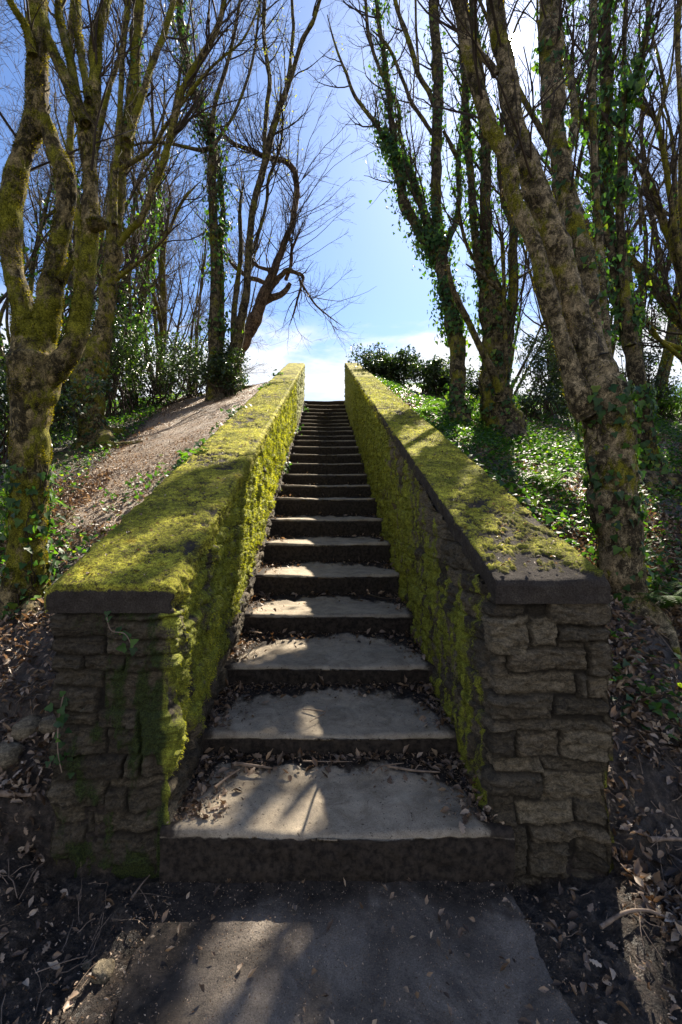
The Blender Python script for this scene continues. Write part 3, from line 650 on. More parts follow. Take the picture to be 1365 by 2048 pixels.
# ------------------------------------------------------------------ trees
def walk(start, d0, L, K, wig, up, seed_rng, curve=None):
    """vectorised random walk: start (M,3), d0 (M,3), L (M,) -> (M,K,3)"""
    M = len(start); P_ = np.zeros((M, K, 3)); P_[:, 0] = start; d = d0.copy(); st = (L / (K - 1))[:, None]
    for k in range(1, K):
        d = d + seed_rng.normal(0, wig, (M, 3)) + np.array([0, 0, up]); 
        if curve is not None: d = d + curve
        d /= np.linalg.norm(d, axis=1)[:, None] + 1e-9; P_[:, k] = P_[:, k - 1] + d * st
    return P_
def side_dirs(T, ang, r):
    M = len(T); q = r.normal(0, 1, (M, 3)); q -= T * (q * T).sum(1)[:, None]; q /= np.linalg.norm(q, axis=1)[:, None] + 1e-9
    a = ang[:, None]; return T * np.cos(a) + q * np.sin(a)
def spawn(Pp, Rp, n, r, ang=(.5, 1.0), L=(.3, .8), rmul=.5, rmax=.02, K=6, wig=.16, up=.05, tmin=.15, lenfall=.5, curve=None, rtip=.25):
    M, Kp, _ = Pp.shape; who = r.integers(0, M, n); t = r.uniform(tmin, .98, n) * (Kp - 1); i = np.minimum(t.astype(int), Kp - 2); f = (t - i)[:, None]
    st = Pp[who, i] * (1 - f) + Pp[who, i + 1] * f; T = Pp[who, i + 1] - Pp[who, i]; T /= np.linalg.norm(T, axis=1)[:, None] + 1e-9
    pr = Rp[who, i] * (1 - f[:, 0]) + Rp[who, i + 1] * f[:, 0]
    d = side_dirs(T, r.uniform(ang[0], ang[1], n), r); Ls = r.uniform(L[0], L[1], n) * (1 - lenfall * t / (Kp - 1))
    Pc = walk(st, d, Ls, K, wig, up, r, curve); r0 = np.minimum(pr * rmul, rmax)
    return Pc, r0[:, None] * np.linspace(1, rtip, K)[None]

TREES = {}
def tree(key, label, Y, limbs, bark=None, ivy=(), mossf=0, twig=1.0, base=None, flare=1.6, roots=3, group=None, young=False, sides=14, ivy_leaf=.05, twig_r=.0028, fan_=None, name='tree', cat='tree', canopy=1.0):
    group = group or 'old trees lining the stairs'
    r = np.random.default_rng(abs(hash(key)) % 99991 if False else sum(ord(c) * (i + 3) for i, c in enumerate(key)))
    bark = bark or M_BARK
    bx, by = limbs[0]['p'][0][:2]
    if Y is None: Y = ground_hit(bx, by)
    b0 = P(bx, by, Y); hz = float(H(b0[0], b0[1])); L0 = np.array([b0[0], b0[1], min(hz, b0[2] + .3)])
    root = thing(name, L0, label, cat, group)
    tv, tq, tt = [], [], []; trunk_parts = []; limbsP = []; ex_P = []; ex_R = []
    for li, lb in enumerate(limbs):
        pl = lb['p']; dy = lb.get('dy', 0.0); y0 = lb.get('y0', 0.0); n = len(pl)
        hh = np.array([q[1] for q in pl], float); s = np.linspace(0, 1, n)
        pts = np.array([P(q[0], q[1], Y + y0 + dy * ss) for q, ss in zip(pl, s)]); rad = np.array([q[2] / 2 * (Y + y0 + dy * ss) / F_PX / math.hypot(1, (q[0] - VPX) / F_PX) * .97 for q, ss in zip(pl, s)])
        if li == 0:
            foot = pts[0].copy(); foot[2] = min(hz, pts[0][2]) - .25; pts = np.vstack([foot, pts]); rad = np.concatenate([[rad[0] * flare], rad])
            if len(rad) > 2: rad[1] *= 1 + .35 * (flare - 1)
        ext = lb.get('ext', pl[-1][1] < 25 and pl[-1][2] > 4)
        k0 = len(pts)
        if ext:
            d = pts[-1] - pts[-2]; d /= np.linalg.norm(d); nl = r.uniform(2.0, 3.2) * canopy * min(1, .45 + rad[-1] / .05)
            w = walk(pts[-1:], d[None], np.array([nl]), 6, .13, .09, r)[0][1:]; pts = np.vstack([pts, w]); rad = np.concatenate([rad, np.linspace(rad[-1] * .85, .008, 5)])
        else: rad[-1] = rad[-1] * (lb.get('tip', .8))
        npp = (12 if sides >= 26 else 7) if sides >= 12 else 5
        cp = catmull(np.column_stack([pts, rad]), npp); c3, cr = cp[:, :3], np.maximum(cp[:, 3], .002)
        wob = (np.stack([fbm(c3, 3, 70 + a_ + li, .6, 3.0) for a_ in range(3)], 1) - .5) * cr[:, None] * .9; wob[0] = 0
        c3 = c3 + wob * np.minimum(1, np.arange(len(c3)) / 8)[:, None]
        if n > 3 and cr.mean() > .02:   # burls and swellings
            cr = cr * (1 + .18 * sstep(.60, .72, fbm(c3, 2, 200 + li, .5, 4.5)))
        sd_ = sides if cr.max() > .03 else max(6, sides // 2)
        v, f, ft = tube(c3, cr, sd_, lump=.13 if cr.max() > .02 else .08, lscale=1.6 / max(cr.mean(), .02), seed=li * 3)
        f3 = np.concatenate([np.concatenate([f[:, [0, 1, 2]], f[:, [0, 2, 3]]]), ft]); trunk_parts.append((v - L0, f3, 0)); tv.append(v); limbsP.append((c3, cr))
        # resample to fixed K for spawning
        K = 14; ti = np.linspace(0, len(c3) - 1, K).astype(int); wgt = 1
        if lb.get('bare'): continue
        Pq, Rq = c3[ti], cr[ti]; ex_P.append(Pq); ex_R.append(Rq)
    if roots:
        for k in range(roots):
            a_ = r.uniform(0, 2 * np.pi) if k else -1.2; r0 = limbsP[0][1][4] ; Lr = r0 * r.uniform(1.8, 3.2)
            cx, cy = b0[0], b0[1]; q = []
            for t in np.linspace(.2, 1, 6):
                aa = a_ + .25 * math.sin(t * 5 + k); X_, Y_ = cx + math.cos(aa) * Lr * t, cy + math.sin(aa) * Lr * t; q.append((X_, Y_, float(H(X_, Y_)) + r0 * .35 * (1 - t) ** 1.2 - .01))
            v, f, ft = tube(catmull(np.array(q), 4), np.linspace(r0 * .42, r0 * .07, 21), 9, .25, 14); trunk_parts.append((v - L0, f, 0))
    build('trunk', [p for p in trunk_parts if len(p[1])], bark, root)
    # crown: branchlets and twigs
    if ex_P and twig > 0:
        EP, ER = np.array(ex_P), np.array(ex_R); lens = np.linalg.norm(np.diff(EP, axis=1), axis=2).sum(1)
        pick = r.choice(len(EP), 400, p=lens / lens.sum()); EPx, ERx = EP[pick], ER[pick]
        n1 = int(lens.sum() * 3.4 * twig); c1P, c1R = spawn(EPx, ERx, n1, r, (.35, .9), (.6, 1.9), .45, .016 if Y > 3.5 else .008, 8, .14, .10, .30, .4)
        n2 = int(n1 * 5.5); c2P, c2R = spawn(c1P, c1R, n2, r, (.4, 1.0), (.25, .8), .55, .006, 6, .18, .06, .12)
        n3 = int(n2 * 3.4); c3P, c3R = spawn(c2P, c2R, n3, r, (.4, 1.1), (.08, .36), .6, twig_r, 4, .2, .03, .1, rtip=.5)
        parts = []
        for a_, b_, s_ in ((c1P, c1R, 5), (c2P, np.maximum(c2R, .0016), 4), (c3P, np.maximum(c3R, .0011), 3)):
            v, f = tubes_batch(a_, b_, s_); parts.append((v - L0, f, 0))
        if fan_:
            (lim, t0, t1, nn_, Lf, dirv, curv) = fan_
            a_, b_ = EP[lim:lim + 1], ER[lim:lim + 1]
            f1P, f1R = spawn(a_, b_, nn_, r, (.6, 1.2), Lf, .4, .012, 9, .10, 0, t0, .1, curve=np.array(curv)); f2P, f2R = spawn(f1P, f1R, nn_ * 9, r, (.4, .9), (.25, .7), .6, .005, 6, .14, .02, .1, curve=np.array(curv) * .5)
            f3P, f3R = spawn(f2P, f2R, nn_ * 22, r, (.4, .9), (.1, .3), .6, .003, 4, .16, .02, .1)
            for q1, q2, s_ in ((f1P, np.maximum(f1R, .004), 4), (f2P, np.maximum(f2R, .0022), 3), (f3P, np.maximum(f3R, .0016), 3)):
                v, f = tubes_batch(q1, q2, s_); parts.append((v - L0, f, 0))
        build('crown', parts, M_TWIG, root)
        if young:
            m = r.integers(0, len(c3P), 900); pos = c3P[m, -1]; yv_, yf = instances(BEECH[0], BEECH[1], pos, rot_from(r.normal(0, 1, (900, 3)), r.uniform(0, 6, 900)), r.uniform(.02, .04, 900))
            build('young_leaves', [(yv_ - L0, yf, 0)], M_YOUNG, root, attrs={'rnd': np.repeat(r.uniform(0, 1, 900), len(BEECH[0]))}, smooth=False)
    # ivy on the stems
    if ivy:
        vs, rs = [], []
        stems = []
        for (li, t0, t1, nn_, spread) in ivy:
            c3, cr = limbsP[li]; t = r.uniform(t0, t1, nn_) * (len(c3) - 1.01)
            # clumpy
            cl_ = fbm(P3(t * .35, li * 3.1, 0), 2, 9); keep = r.uniform(0, 1, nn_) < sstep(.3, .62, cl_) * .9 + .1; t = t[keep]; nk = len(t)
            i = t.astype(int); f = (t - i)[:, None]; c = c3[i] * (1 - f) + c3[i + 1] * f; rr_ = cr[i]
            a_ = r.uniform(0, 2 * np.pi, nk); T = c3[i + 1] - c3[i]; T /= np.linalg.norm(T, axis=1)[:, None] + 1e-9
            q = np.column_stack([np.cos(a_), np.sin(a_), np.zeros(nk)]); q -= T * (q * T).sum(1)[:, None]; q /= np.linalg.norm(q, axis=1)[:, None]
            off = rr_ + .01 + np.abs(r.normal(0, 1, nk)) * spread * (fbm(P3(t * .8, a_, 0), 2, 19) * 1.6)
            pos = c + q * off[:, None]; nrm = q + np.array([0, 0, .35]) + r.normal(0, .35, (nk, 3))
            # leaf tip hangs down
            z = nrm / np.linalg.norm(nrm, axis=1)[:, None]; dn = np.array([[0, 0, -1.0]]) + r.normal(0, .45, (nk, 3)); y = dn - z * (dn * z).sum(1)[:, None]; y /= np.linalg.norm(y, axis=1)[:, None]
            rot = np.stack([np.cross(y, z), y, z], 2); tmpl = IVY if Y < 7.5 else IVY_LOW
            v, f_ = instances(tmpl[0], tmpl[1], pos, rot, r.uniform(.5, 1.25, nk) * ivy_leaf); vs.append((v - L0, f_, 0)); rs.append(np.repeat(r.uniform(0, 1, nk), len(tmpl[0])))
            # climbing stems
            for k in range(3):
                tt_ = np.linspace(t0, t1, 24) * (len(c3) - 1.01); ii = tt_.astype(int); ph = r.uniform(0, 6) + np.cumsum(r.normal(0, .25, 24))
                qq = np.column_stack([np.cos(ph), np.sin(ph), np.zeros(24)]); pp = c3[ii] + qq * (cr[ii] * 1.02 + .004)[:, None]; v, f, _ = tube(pp, np.full(24, .003), 5, cap=False); stems.append((v - L0, f, 1))
        build('ivy', vs + stems, [M_IVY, M_TWIG], root, attrs={'rnd': rs + [np.zeros(len(q[0])) for q in stems]}, smooth=False)['kind'] = 'stuff'
    if mossf:
        vs, rs = [], []
        tot = sum((np.linalg.norm(np.diff(c, axis=0), axis=1) * (rr[:-1] + rr[1:])).sum() for c, rr in limbsP)
        for c3, cr in limbsP:
            w = np.linalg.norm(np.diff(c3, axis=0), axis=1) * (cr[:-1] + cr[1:]); nn_ = int(mossf * w.sum() / tot)
            if nn_ < 10: continue
            i = r.choice(len(w), nn_, p=w / w.sum()); f = r.uniform(0, 1, (nn_, 1)); c = c3[i] * (1 - f) + c3[i + 1] * f; a_ = r.uniform(0, 2 * np.pi, nn_)
            T = c3[i + 1] - c3[i]; T /= np.linalg.norm(T, axis=1)[:, None] + 1e-9; q = np.column_stack([np.cos(a_), np.sin(a_), np.zeros(nn_)]); q -= T * (q * T).sum(1)[:, None]; q /= np.linalg.norm(q, axis=1)[:, None]
            pos = c + q * (cr[i] * 1.0)[:, None]; k = fbm(pos, 3, 77, .6, 9) > .46; pos, q = pos[k], q[k]; m = len(pos)
            y = q + r.normal(0, .5, (m, 3)) + np.array([0, 0, .1]); y /= np.linalg.norm(y, axis=1)[:, None]; x = np.cross(y, r.normal(0, 1, (m, 3))); x /= np.linalg.norm(x, axis=1)[:, None] + 1e-9
            v, f_ = instances(BLADE[0] * np.array([1.8, 1, 1]), BLADE[1], pos, np.stack([x, y, np.cross(x, y)], 2), r.uniform(.006, .015, m) * np.clip(Y / 3, .8, 2)); vs.append((v - L0, f_, 0)); rs.append(np.repeat(np.clip(r.normal(.4, .25, m), 0, 1), 4))
        build('moss', vs, M_TMOSS, root, attrs={'rnd': rs}, smooth=False)['kind'] = 'stuff'
    TREES[key] = (root, limbsP, Y)
    return root
def lm(p, **k): return dict(p=p, **k)

tree('A', 'thick moss-covered tree at the left edge, its forked trunk ivy-clad low down', None, [
    lm([(62, 1208, 96), (62, 1120, 86), (60, 1020, 80), (62, 920, 80), (68, 820, 82), (74, 750, 92), (70, 700, 92), (64, 650, 84)], bare=1, ext=False),
    lm([(56, 700, 70), (40, 620, 54), (22, 540, 46), (20, 460, 45), (26, 400, 44), (36, 350, 44), (56, 300, 46), (74, 250, 50), (76, 190, 50), (76, 120, 44), (76, 50, 42), (74, -20, 40)], dy=.15),
    lm([(78, 690, 66), (92, 620, 60), (104, 560, 52), (112, 500, 42), (126, 440, 40), (134, 400, 42), (130, 350, 44), (112, 305, 38), (100, 270, 36), (84, 225, 34)], dy=.1, ext=False, bare=1),
    lm([(80, 770, 60), (112, 738, 54), (142, 700, 50), (160, 650, 45), (172, 580, 38), (178, 500, 38), (182, 440, 38), (180, 350, 31), (176, 270, 38), (184, 215, 34), (190, 150, 26), (190, 100, 26), (196, 60, 25), (208, 25, 22), (222, -20, 20)], dy=.1),
    lm([(172, 250, 28), (150, 205, 28), (128, 150, 25), (106, 105, 22), (90, 60, 20)], dy=.05, ext=False, bare=1),
    lm([(180, 450, 30), (202, 448, 32), (218, 452, 26)], ext=False, bare=1, tip=.6),
    lm([(160, 240, 20), (150, 160, 18), (132, 90, 18), (122, 40, 17), (116, -20, 16)], dy=.35),
    lm([(178, 200, 16), (164, 120, 15), (158, 60, 15), (154, -20, 14)], dy=.5),
    lm([(66, 110, 22), (52, 55, 18), (30, 20, 16), (10, -20, 15)], dy=-.1),
    lm([(78, 740, 30), (45, 742, 22), (22, 738, 18)], ext=False, bare=1, tip=.7),
    lm([(120, 560, 20), (138, 535, 14), (146, 520, 11)], ext=False, bare=1),
    ], M_BARK_MOSSY, ivy=[(0, .05, .50, 420, .015)], mossf=120000, twig=.8, sides=64, ivy_leaf=.042)
tree('B', 'mossy many-stemmed tree rooted beside the leaf path, behind the left-edge tree', None, [
    lm([(192, 886, 74), (184, 850, 60), (180, 800, 66), (180, 750, 68), (190, 715, 58), (204, 675, 44), (212, 625, 32), (222, 560, 34), (228, 500, 34), (232, 425, 34), (238, 350, 34), (250, 300, 34), (262, 225, 28), (270, 125, 22), (274, 50, 22), (285, -20, 22)], dy=.4),
    lm([(178, 760, 40), (168, 700, 32), (160, 620, 24), (156, 540, 20), (160, 470, 18), (150, 380, 16), (140, 300, 15), (146, 200, 14), (140, 100, 13), (148, -20, 12)], dy=.6),
    lm([(236, 490, 16), (262, 458, 14), (284, 436, 14), (308, 372, 13), (328, 325, 13), (342, 275, 13), (358, 205, 13), (380, 150, 12), (412, 102, 12), (440, 40, 11), (452, -30, 11)], dy=-.4),
    lm([(255, 280, 18), (272, 230, 15), (290, 175, 14), (300, 140, 13), (325, 75, 13), (344, 15, 12), (352, -30, 11)], dy=.5),
    lm([(232, 560, 10), (256, 540, 9), (282, 520, 8), (330, 475, 7), (352, 430, 6), (370, 395, 6), (404, 360, 4)], dy=-.5, ext=False, tip=.3),
    lm([(230, 450, 14), (230, 380, 12), (238, 250, 12), (244, 140, 11), (250, 60, 11), (258, -20, 10)], dy=.3),
    lm([(188, 330, 10), (200, 262, 11), (220, 172, 11), (240, 112, 10), (256, 30, 9), (262, -20, 8)], dy=.8, y0=.3),
    lm([(240, 340, 10), (300, 300, 9), (330, 255, 8), (366, 205, 7), (400, 160, 6), (440, 120, 5), (486, 80, 4), (520, 10, 4)], dy=-.6),
    lm([(170, 800, 18), (140, 830, 14), (112, 805, 10), (100, 790, 8)], ext=False, bare=1),
    ], M_BARK_MOSSY, ivy=[(0, 0.02, .22, 500, .03), (0, .6, .95, 300, .03)], mossf=36000, twig=1.2, sides=18)
tree('C', 'slender twin-stemmed tree wrapped in ivy, left of the tall leaning tree', 9.2, [
    lm([(434, 770, 34), (430, 715, 26), (428, 670, 23), (430, 600, 20), (430, 500, 19), (428, 430, 18), (424, 350, 18), (424, 290, 18), (412, 245, 18), (398, 212, 18), (384, 165, 17), (372, 110, 16), (362, 50, 15), (358, -20, 14)], dy=.3),
    lm([(436, 730, 20), (444, 660, 13), (443, 580, 12), (442, 500, 11), (446, 430, 10), (440, 360, 10), (434, 300, 8)], dy=.2, y0=.15, ext=False, bare=1),
    lm([(422, 295, 9), (400, 300, 8), (372, 295, 7), (330, 286, 6), (282, 287, 5), (250, 300, 3)], dy=-.4, ext=False, tip=.4),
    lm([(425, 270, 12), (428, 220, 10), (440, 175, 9), (455, 130, 8), (470, 60, 7), (484, -20, 6)], dy=.4),
    lm([(424, 300, 8), (448, 262, 7), (470, 225, 6), (498, 150, 6), (512, 80, 5), (520, -10, 5)], dy=.6),
    ], M_BARK, ivy=[(0, .16, .97, 2600, .17), (1, .1, 1, 1300, .15)], twig=1.3, sides=12, ivy_leaf=.075)
tree('E', 'slender dark tree arching right over the steps, standing behind the ivy-wrapped one', 9.6, [
    lm([(462, 775, 34), (466, 730, 30), (474, 690, 25), (482, 650, 20), (491, 610, 17), (496, 540, 15), (502, 470, 14), (510, 400, 14), (528, 335, 14), (543, 275, 14), (558, 220, 13), (575, 178, 11), (590, 130, 9), (606, 80, 9), (628, 40, 8), (642, -15, 7)], dy=-.6),
    lm([(470, 720, 16), (468, 640, 13), (474, 580, 11), (482, 500, 9), (480, 420, 7), (490, 350, 5)], dy=.4, ext=False, tip=.4),
    lm([(532, 318, 11), (530, 268, 9), (534, 215, 9), (540, 165, 9), (534, 115, 8), (528, 60, 8), (530, -20, 7)], dy=.3),
    lm([(572, 195, 8), (576, 160, 7), (582, 115, 7), (587, 50, 7), (583, -15, 6)], dy=.5),
    lm([(505, 505, 7), (522, 450, 7), (534, 400, 6), (538, 355, 6), (552, 322, 6), (562, 290, 5), (566, 240, 4), (560, 190, 3)], dy=-.3, ext=False, tip=.4),
    ], M_BARK, twig=1.1, sides=12, young=True)
tree('D', 'bare reddish tree at the top left of the stairs with a great looping limb', 11.5, [
    lm([(470, 792, 42), (466, 760, 34), (470, 725, 30), (484, 695, 28), (500, 662, 26), (514, 628, 25), (528, 592, 22), (545, 550, 18), (563, 502, 14), (576, 470, 13), (586, 440, 12), (593, 395, 12), (592, 352, 12), (582, 332, 12), (566, 320, 11), (545, 318, 11), (525, 311, 10), (502, 299, 9), (482, 293, 8), (462, 284, 7), (448, 266, 6), (440, 240, 4)], dy=-.5, ext=False, tip=.4),
    lm([(528, 602, 20), (545, 596, 15), (560, 590, 13), (572, 580, 11), (581, 567, 9)], ext=False, bare=1, tip=.8),
    lm([(534, 585, 14), (548, 568, 13), (563, 550, 11), (574, 540, 9), (590, 545, 8), (606, 554, 7), (602, 575, 5), (592, 612, 4), (580, 650, 3)], dy=-.6, ext=False, tip=.4),
    lm([(534, 568, 10), (516, 560, 9), (500, 556, 9), (484, 545, 8), (466, 530, 7), (450, 505, 5), (438, 480, 3)], dy=.3, ext=False, tip=.4),
    lm([(556, 522, 9), (545, 538, 8), (528, 537, 7), (510, 528, 6), (500, 505, 5), (494, 480, 3)], dy=.3, ext=False, tip=.4),
    lm([(572, 560, 8), (582, 530, 7), (584, 500, 6), (592, 480, 4), (610, 440, 3)], dy=-.6, ext=False, tip=.4),
    lm([(600, 560, 5), (615, 585, 4), (632, 610, 4), (655, 630, 3), (690, 655, 2)], dy=-1, ext=False, tip=.4, y0=-.6),
    ], M_BARK_RED, twig=1.5, sides=14, flare=1.5, roots=4, fan_=(0, .35, .8, 60, (1.6, 3.0), None, (.10, -.02, .05)))
# right side
tree('F', 'ivy-clad tree nearest the right wall, leaning left towards the sky gap', None, [
    lm([(920, 850, 46), (917, 800, 34), (918, 740, 32), (915, 690, 32), (904, 640, 31), (900, 600, 30), (886, 545, 28), (880, 505, 26), (866, 475, 20), (848, 425, 17), (836, 385, 15), (822, 350, 14), (804, 325, 13), (782, 300, 11), (764, 268, 10), (752, 245, 9), (732, 222, 8), (707, 185, 7), (692, 145, 6), (682, 122, 5), (668, 80, 4), (655, 30, 4)], dy=2.8, ext=False, tip=.4),
    lm([(872, 520, 22), (850, 480, 20), (828, 442, 20), (812, 415, 20), (798, 362, 18), (788, 300, 15), (783, 240, 13), (775, 168, 11), (766, 95, 9), (757, 35, 8), (751, -20, 7)], dy=1.6, y0=.95),
    lm([(884, 510, 22), (876, 450, 22), (873, 350, 22), (874, 250, 22), (877, 150, 21), (871, 60, 20), (869, -20, 19)], dy=1.6, y0=.9),
    lm([(886, 515, 14), (898, 480, 13), (912, 442, 12), (919, 395, 11), (917, 325, 11), (924, 262, 10), (927, 175, 9), (922, 80, 8), (926, -20, 7)], dy=1.6, y0=.9),
    lm([(874, 222, 11), (856, 180, 10), (838, 148, 10), (824, 100, 9), (811, 62, 9), (797, 25, 8), (788, -20, 8)], dy=.5, y0=1.8),
    lm([(866, 268, 8), (844, 235, 8), (822, 203, 7), (804, 155, 7), (776, 92, 6), (742, 58, 4)], dy=.3, y0=1.8, ext=False, tip=.4),
    lm([(814, 330, 8), (800, 262, 8), (797, 212, 8), (770, 160, 7), (748, 108, 7), (735, 50, 7), (731, -20, 6)], dy=.3, y0=1.9),
    lm([(918, 318, 8), (900, 285, 8), (888, 262, 7)], ext=False, bare=1, y0=1.7),
    lm([(838, 150, 6), (834, 80, 5), (832, 20, 5), (830, -20, 5)], dy=.2, y0=2.0),
    ], M_BARK, ivy=[(0, .02, .12, 700, .05), (0, .16, .72, 3600, .10), (1, .0, .9, 3600, .15), (2, .05, .7, 700, .06), (3, .0, .75, 1500, .09)], twig=1.0, sides=16, ivy_leaf=.06)
tree('G', 'stout multi-stemmed tree right of the ivy-clad leaning tree, small stem crossing before it', None, [
    lm([(1000, 862, 76), (996, 800, 66), (994, 740, 62), (992, 690, 64), (988, 640, 64), (976, 570, 44), (971, 500, 30), (972, 450, 24), (972, 350, 22), (970, 290, 20), (966, 220, 17), (962, 150, 15), (952, 70, 13), (943, -20, 12)], dy=.3),
    lm([(1004, 690, 38), (1018, 640, 26), (1027, 575, 18), (1025, 510, 18), (1028, 450, 18), (1012, 410, 15), (1002, 350, 12), (1000, 280, 10), (1010, 200, 9), (1004, 100, 8), (1008, -20, 8)], dy=.4),
    lm([(966, 560, 20), (950, 480, 16), (944, 400, 15), (938, 310, 14), (933, 240, 13), (931, 160, 12), (935, 80, 11), (930, -20, 11)], dy=.5),
    lm([(1000, 800, 22), (997, 775, 17), (982, 738, 16), (962, 694, 14), (938, 645, 13), (918, 606, 13), (904, 570, 11), (896, 530, 9)], dy=-.5, y0=-.25, ext=False, bare=1),
    lm([(996, 790, 15), (1012, 745, 10), (1012, 700, 10), (1010, 640, 9), (1008, 560, 8), (1004, 480, 7), (990, 420, 5)], dy=-.2, y0=-.3, ext=False, tip=.4),
    lm([(1012, 592, 8), (982, 566, 8), (958, 545, 7), (932, 528, 5)], dy=-.3, y0=-.3, ext=False, bare=1, tip=.5),
    lm([(1026, 562, 6), (1044, 552, 6), (1068, 538, 4)], ext=False, bare=1, tip=.6),
    lm([(962, 540, 8), (936, 495, 7), (921, 440, 7), (918, 400, 6)], dy=-.4, ext=False, tip=.5),
    ], M_BARK, ivy=[(0, 0, .35, 1100, .04), (0, .4, .75, 500, .05), (1, .0, .6, 500, .05), (2, .0, .6, 900, .09)], twig=1.0, sides=18, mossf=6000, ivy_leaf=.06)  # last ivy entry added to dapple the sun falling on the slab
tree('H', 'massive mottled tree in the right foreground leaning left in three limbs', None, [
    lm([(1244, 1192, 78), (1242, 1100, 78), (1234, 1000, 96), (1219, 900, 106), (1204, 820, 114), (1192, 770, 104), (1182, 720, 92)], bare=1, ext=False),
    lm([(1180, 830, 60), (1155, 770, 48), (1132, 705, 39), (1112, 640, 34), (1098, 590, 35), (1081, 525, 34), (1062, 465, 31), (1045, 425, 32), (1028, 385, 32), (1021, 345, 33), (1006, 300, 31), (980, 250, 32), (960, 200, 31), (943, 140, 29), (930, 90, 27), (921, 30, 28), (912, -25, 28)], dy=-.15, y0=-.05),
    lm([(1190, 800, 80), (1172, 720, 68), (1158, 655, 58), (1143, 592, 56), (1127, 530, 55), (1106, 475, 53), (1083, 415, 54), (1062, 350, 50), (1037, 285, 44), (1022, 215, 38), (1013, 165, 38), (1004, 100, 37), (996, 40, 36), (989, -25, 34)], dy=.1),
    lm([(1206, 800, 60), (1192, 715, 54), (1180, 650, 50), (1168, 525, 42), (1145, 430, 46), (1126, 350, 44), (1113, 250, 42), (1103, 150, 46), (1098, 75, 44), (1096, -25, 44)], dy=.6, y0=.15),
    lm([(992, 150, 16), (984, 132, 15), (964, 108, 13), (945, 68, 12)], ext=False, bare=1),
    lm([(1045, 395, 26), (1020, 386, 20), (1004, 382, 17)], ext=False, bare=1, tip=.8),
    lm([(1215, 790, 26), (1212, 700, 20), (1205, 600, 18), (1200, 500, 17), (1192, 350, 16), (1186, 200, 15), (1185, 100, 15), (1188, -20, 14)], dy=.9, y0=.3),
    lm([(1130, 330, 20), (1150, 240, 16), (1136, 140, 14), (1110, 60, 12), (1094, -20, 12)], dy=1.2, y0=.6),
    ], M_BARK_PALE, ivy=[(0, .05, .8, 700, .015), (3, .15, .9, 700, .03), (6, .1, .7, 400, .05)], mossf=40000, twig=.7, sides=64, ivy_leaf=.045)
tree('J', 'upright tree with rooted base behind the right foreground tree, stems crowded by ivy', None, [
    lm([(1306, 965, 70), (1296, 900, 44), (1284, 820, 38), (1272, 740, 37), (1264, 690, 36), (1250, 630, 36), (1238, 570, 26), (1224, 500, 23), (1213, 400, 24), (1211, 300, 24), (1214, 200, 26), (1212, 100, 27), (1210, -20, 28)], dy=.2),
    lm([(1262, 690, 26), (1254, 620, 22), (1246, 520, 18), (1242, 440, 18), (1246, 350, 18), (1244, 250, 17), (1250, 190, 15), (1268, 165, 13), (1287, 100, 12), (1298, 30, 11), (1300, -20, 10)], dy=-.3),
    lm([(1246, 230, 12), (1247, 150, 10), (1250, 60, 10), (1252, -20, 10)], dy=.2),
    lm([(1228, 520, 16), (1204, 430, 16), (1196, 350, 16), (1186, 280, 15), (1160, 220, 14), (1136, 140, 13), (1120, 60, 12), (1112, -20, 12)], dy=.4),
    lm([(1256, 240, 7), (1276, 200, 7), (1300, 155, 7), (1312, 130, 5)], dy=-.2, ext=False, tip=.5),
    lm([(1282, 470, 7), (1282, 390, 6), (1300, 300, 6), (1322, 230, 5), (1345, 120, 5), (1352, -20, 4)], dy=-.3, y0=-.4),
    ], M_BARK, ivy=[(0, 0, .2, 900, .03), (0, .3, .8, 1500, .11), (1, .1, .6, 1000, .11), (3, .1, .6, 700, .10)], twig=.8, sides=16, roots=5, ivy_leaf=.06, flare=1.8)
tree('K', 'bent mossy tree at the right edge leaning left, its trunk out of frame', 6.4, [
    lm([(1470, 820, 60), (1440, 740, 46), (1400, 690, 40), (1362, 640, 34), (1330, 602, 28), (1302, 562, 26), (1278, 535, 20), (1250, 505, 14), (1232, 460, 10)], dy=.2, ext=False, tip=.5),
    lm([(1380, 650, 28), (1366, 565, 22), (1347, 500, 20), (1322, 435, 18), (1299, 362, 16), (1270, 325, 14), (1256, 300, 12), (1252, 262, 10), (1246, 200, 8)], dy=.3, ext=False, tip=.5),
    lm([(1385, 620, 20), (1360, 505, 15), (1343, 405, 13), (1328, 312, 12), (1313, 242, 11), (1296, 222, 10), (1272, 198, 8), (1262, 150, 6), (1240, 80, 5)], dy=-.3, ext=False, tip=.5),
    lm([(1314, 246, 10), (1330, 188, 9), (1322, 140, 8), (1312, 95, 7), (1298, 45, 6), (1294, -20, 6)], dy=.3),
    lm([(1372, 700, 14), (1340, 690, 11), (1310, 672, 9), (1290, 640, 9), (1272, 615, 8), (1262, 590, 6)], dy=-.2, ext=False, tip=.5),
    lm([(1372, 725, 12), (1345, 700, 11), (1320, 680, 9), (1300, 650, 8), (1275, 625, 6)], dy=-.5, ext=False, tip=.5),
    lm([(1372, 500, 16), (1362, 380, 14), (1366, 250, 13), (1356, 120, 12), (1362, -20, 12)], dy=.4),
    ], M_BARK_MOSSY, ivy=[(0, .3, .9, 500, .06)], twig=1.6, sides=14, mossf=5000)

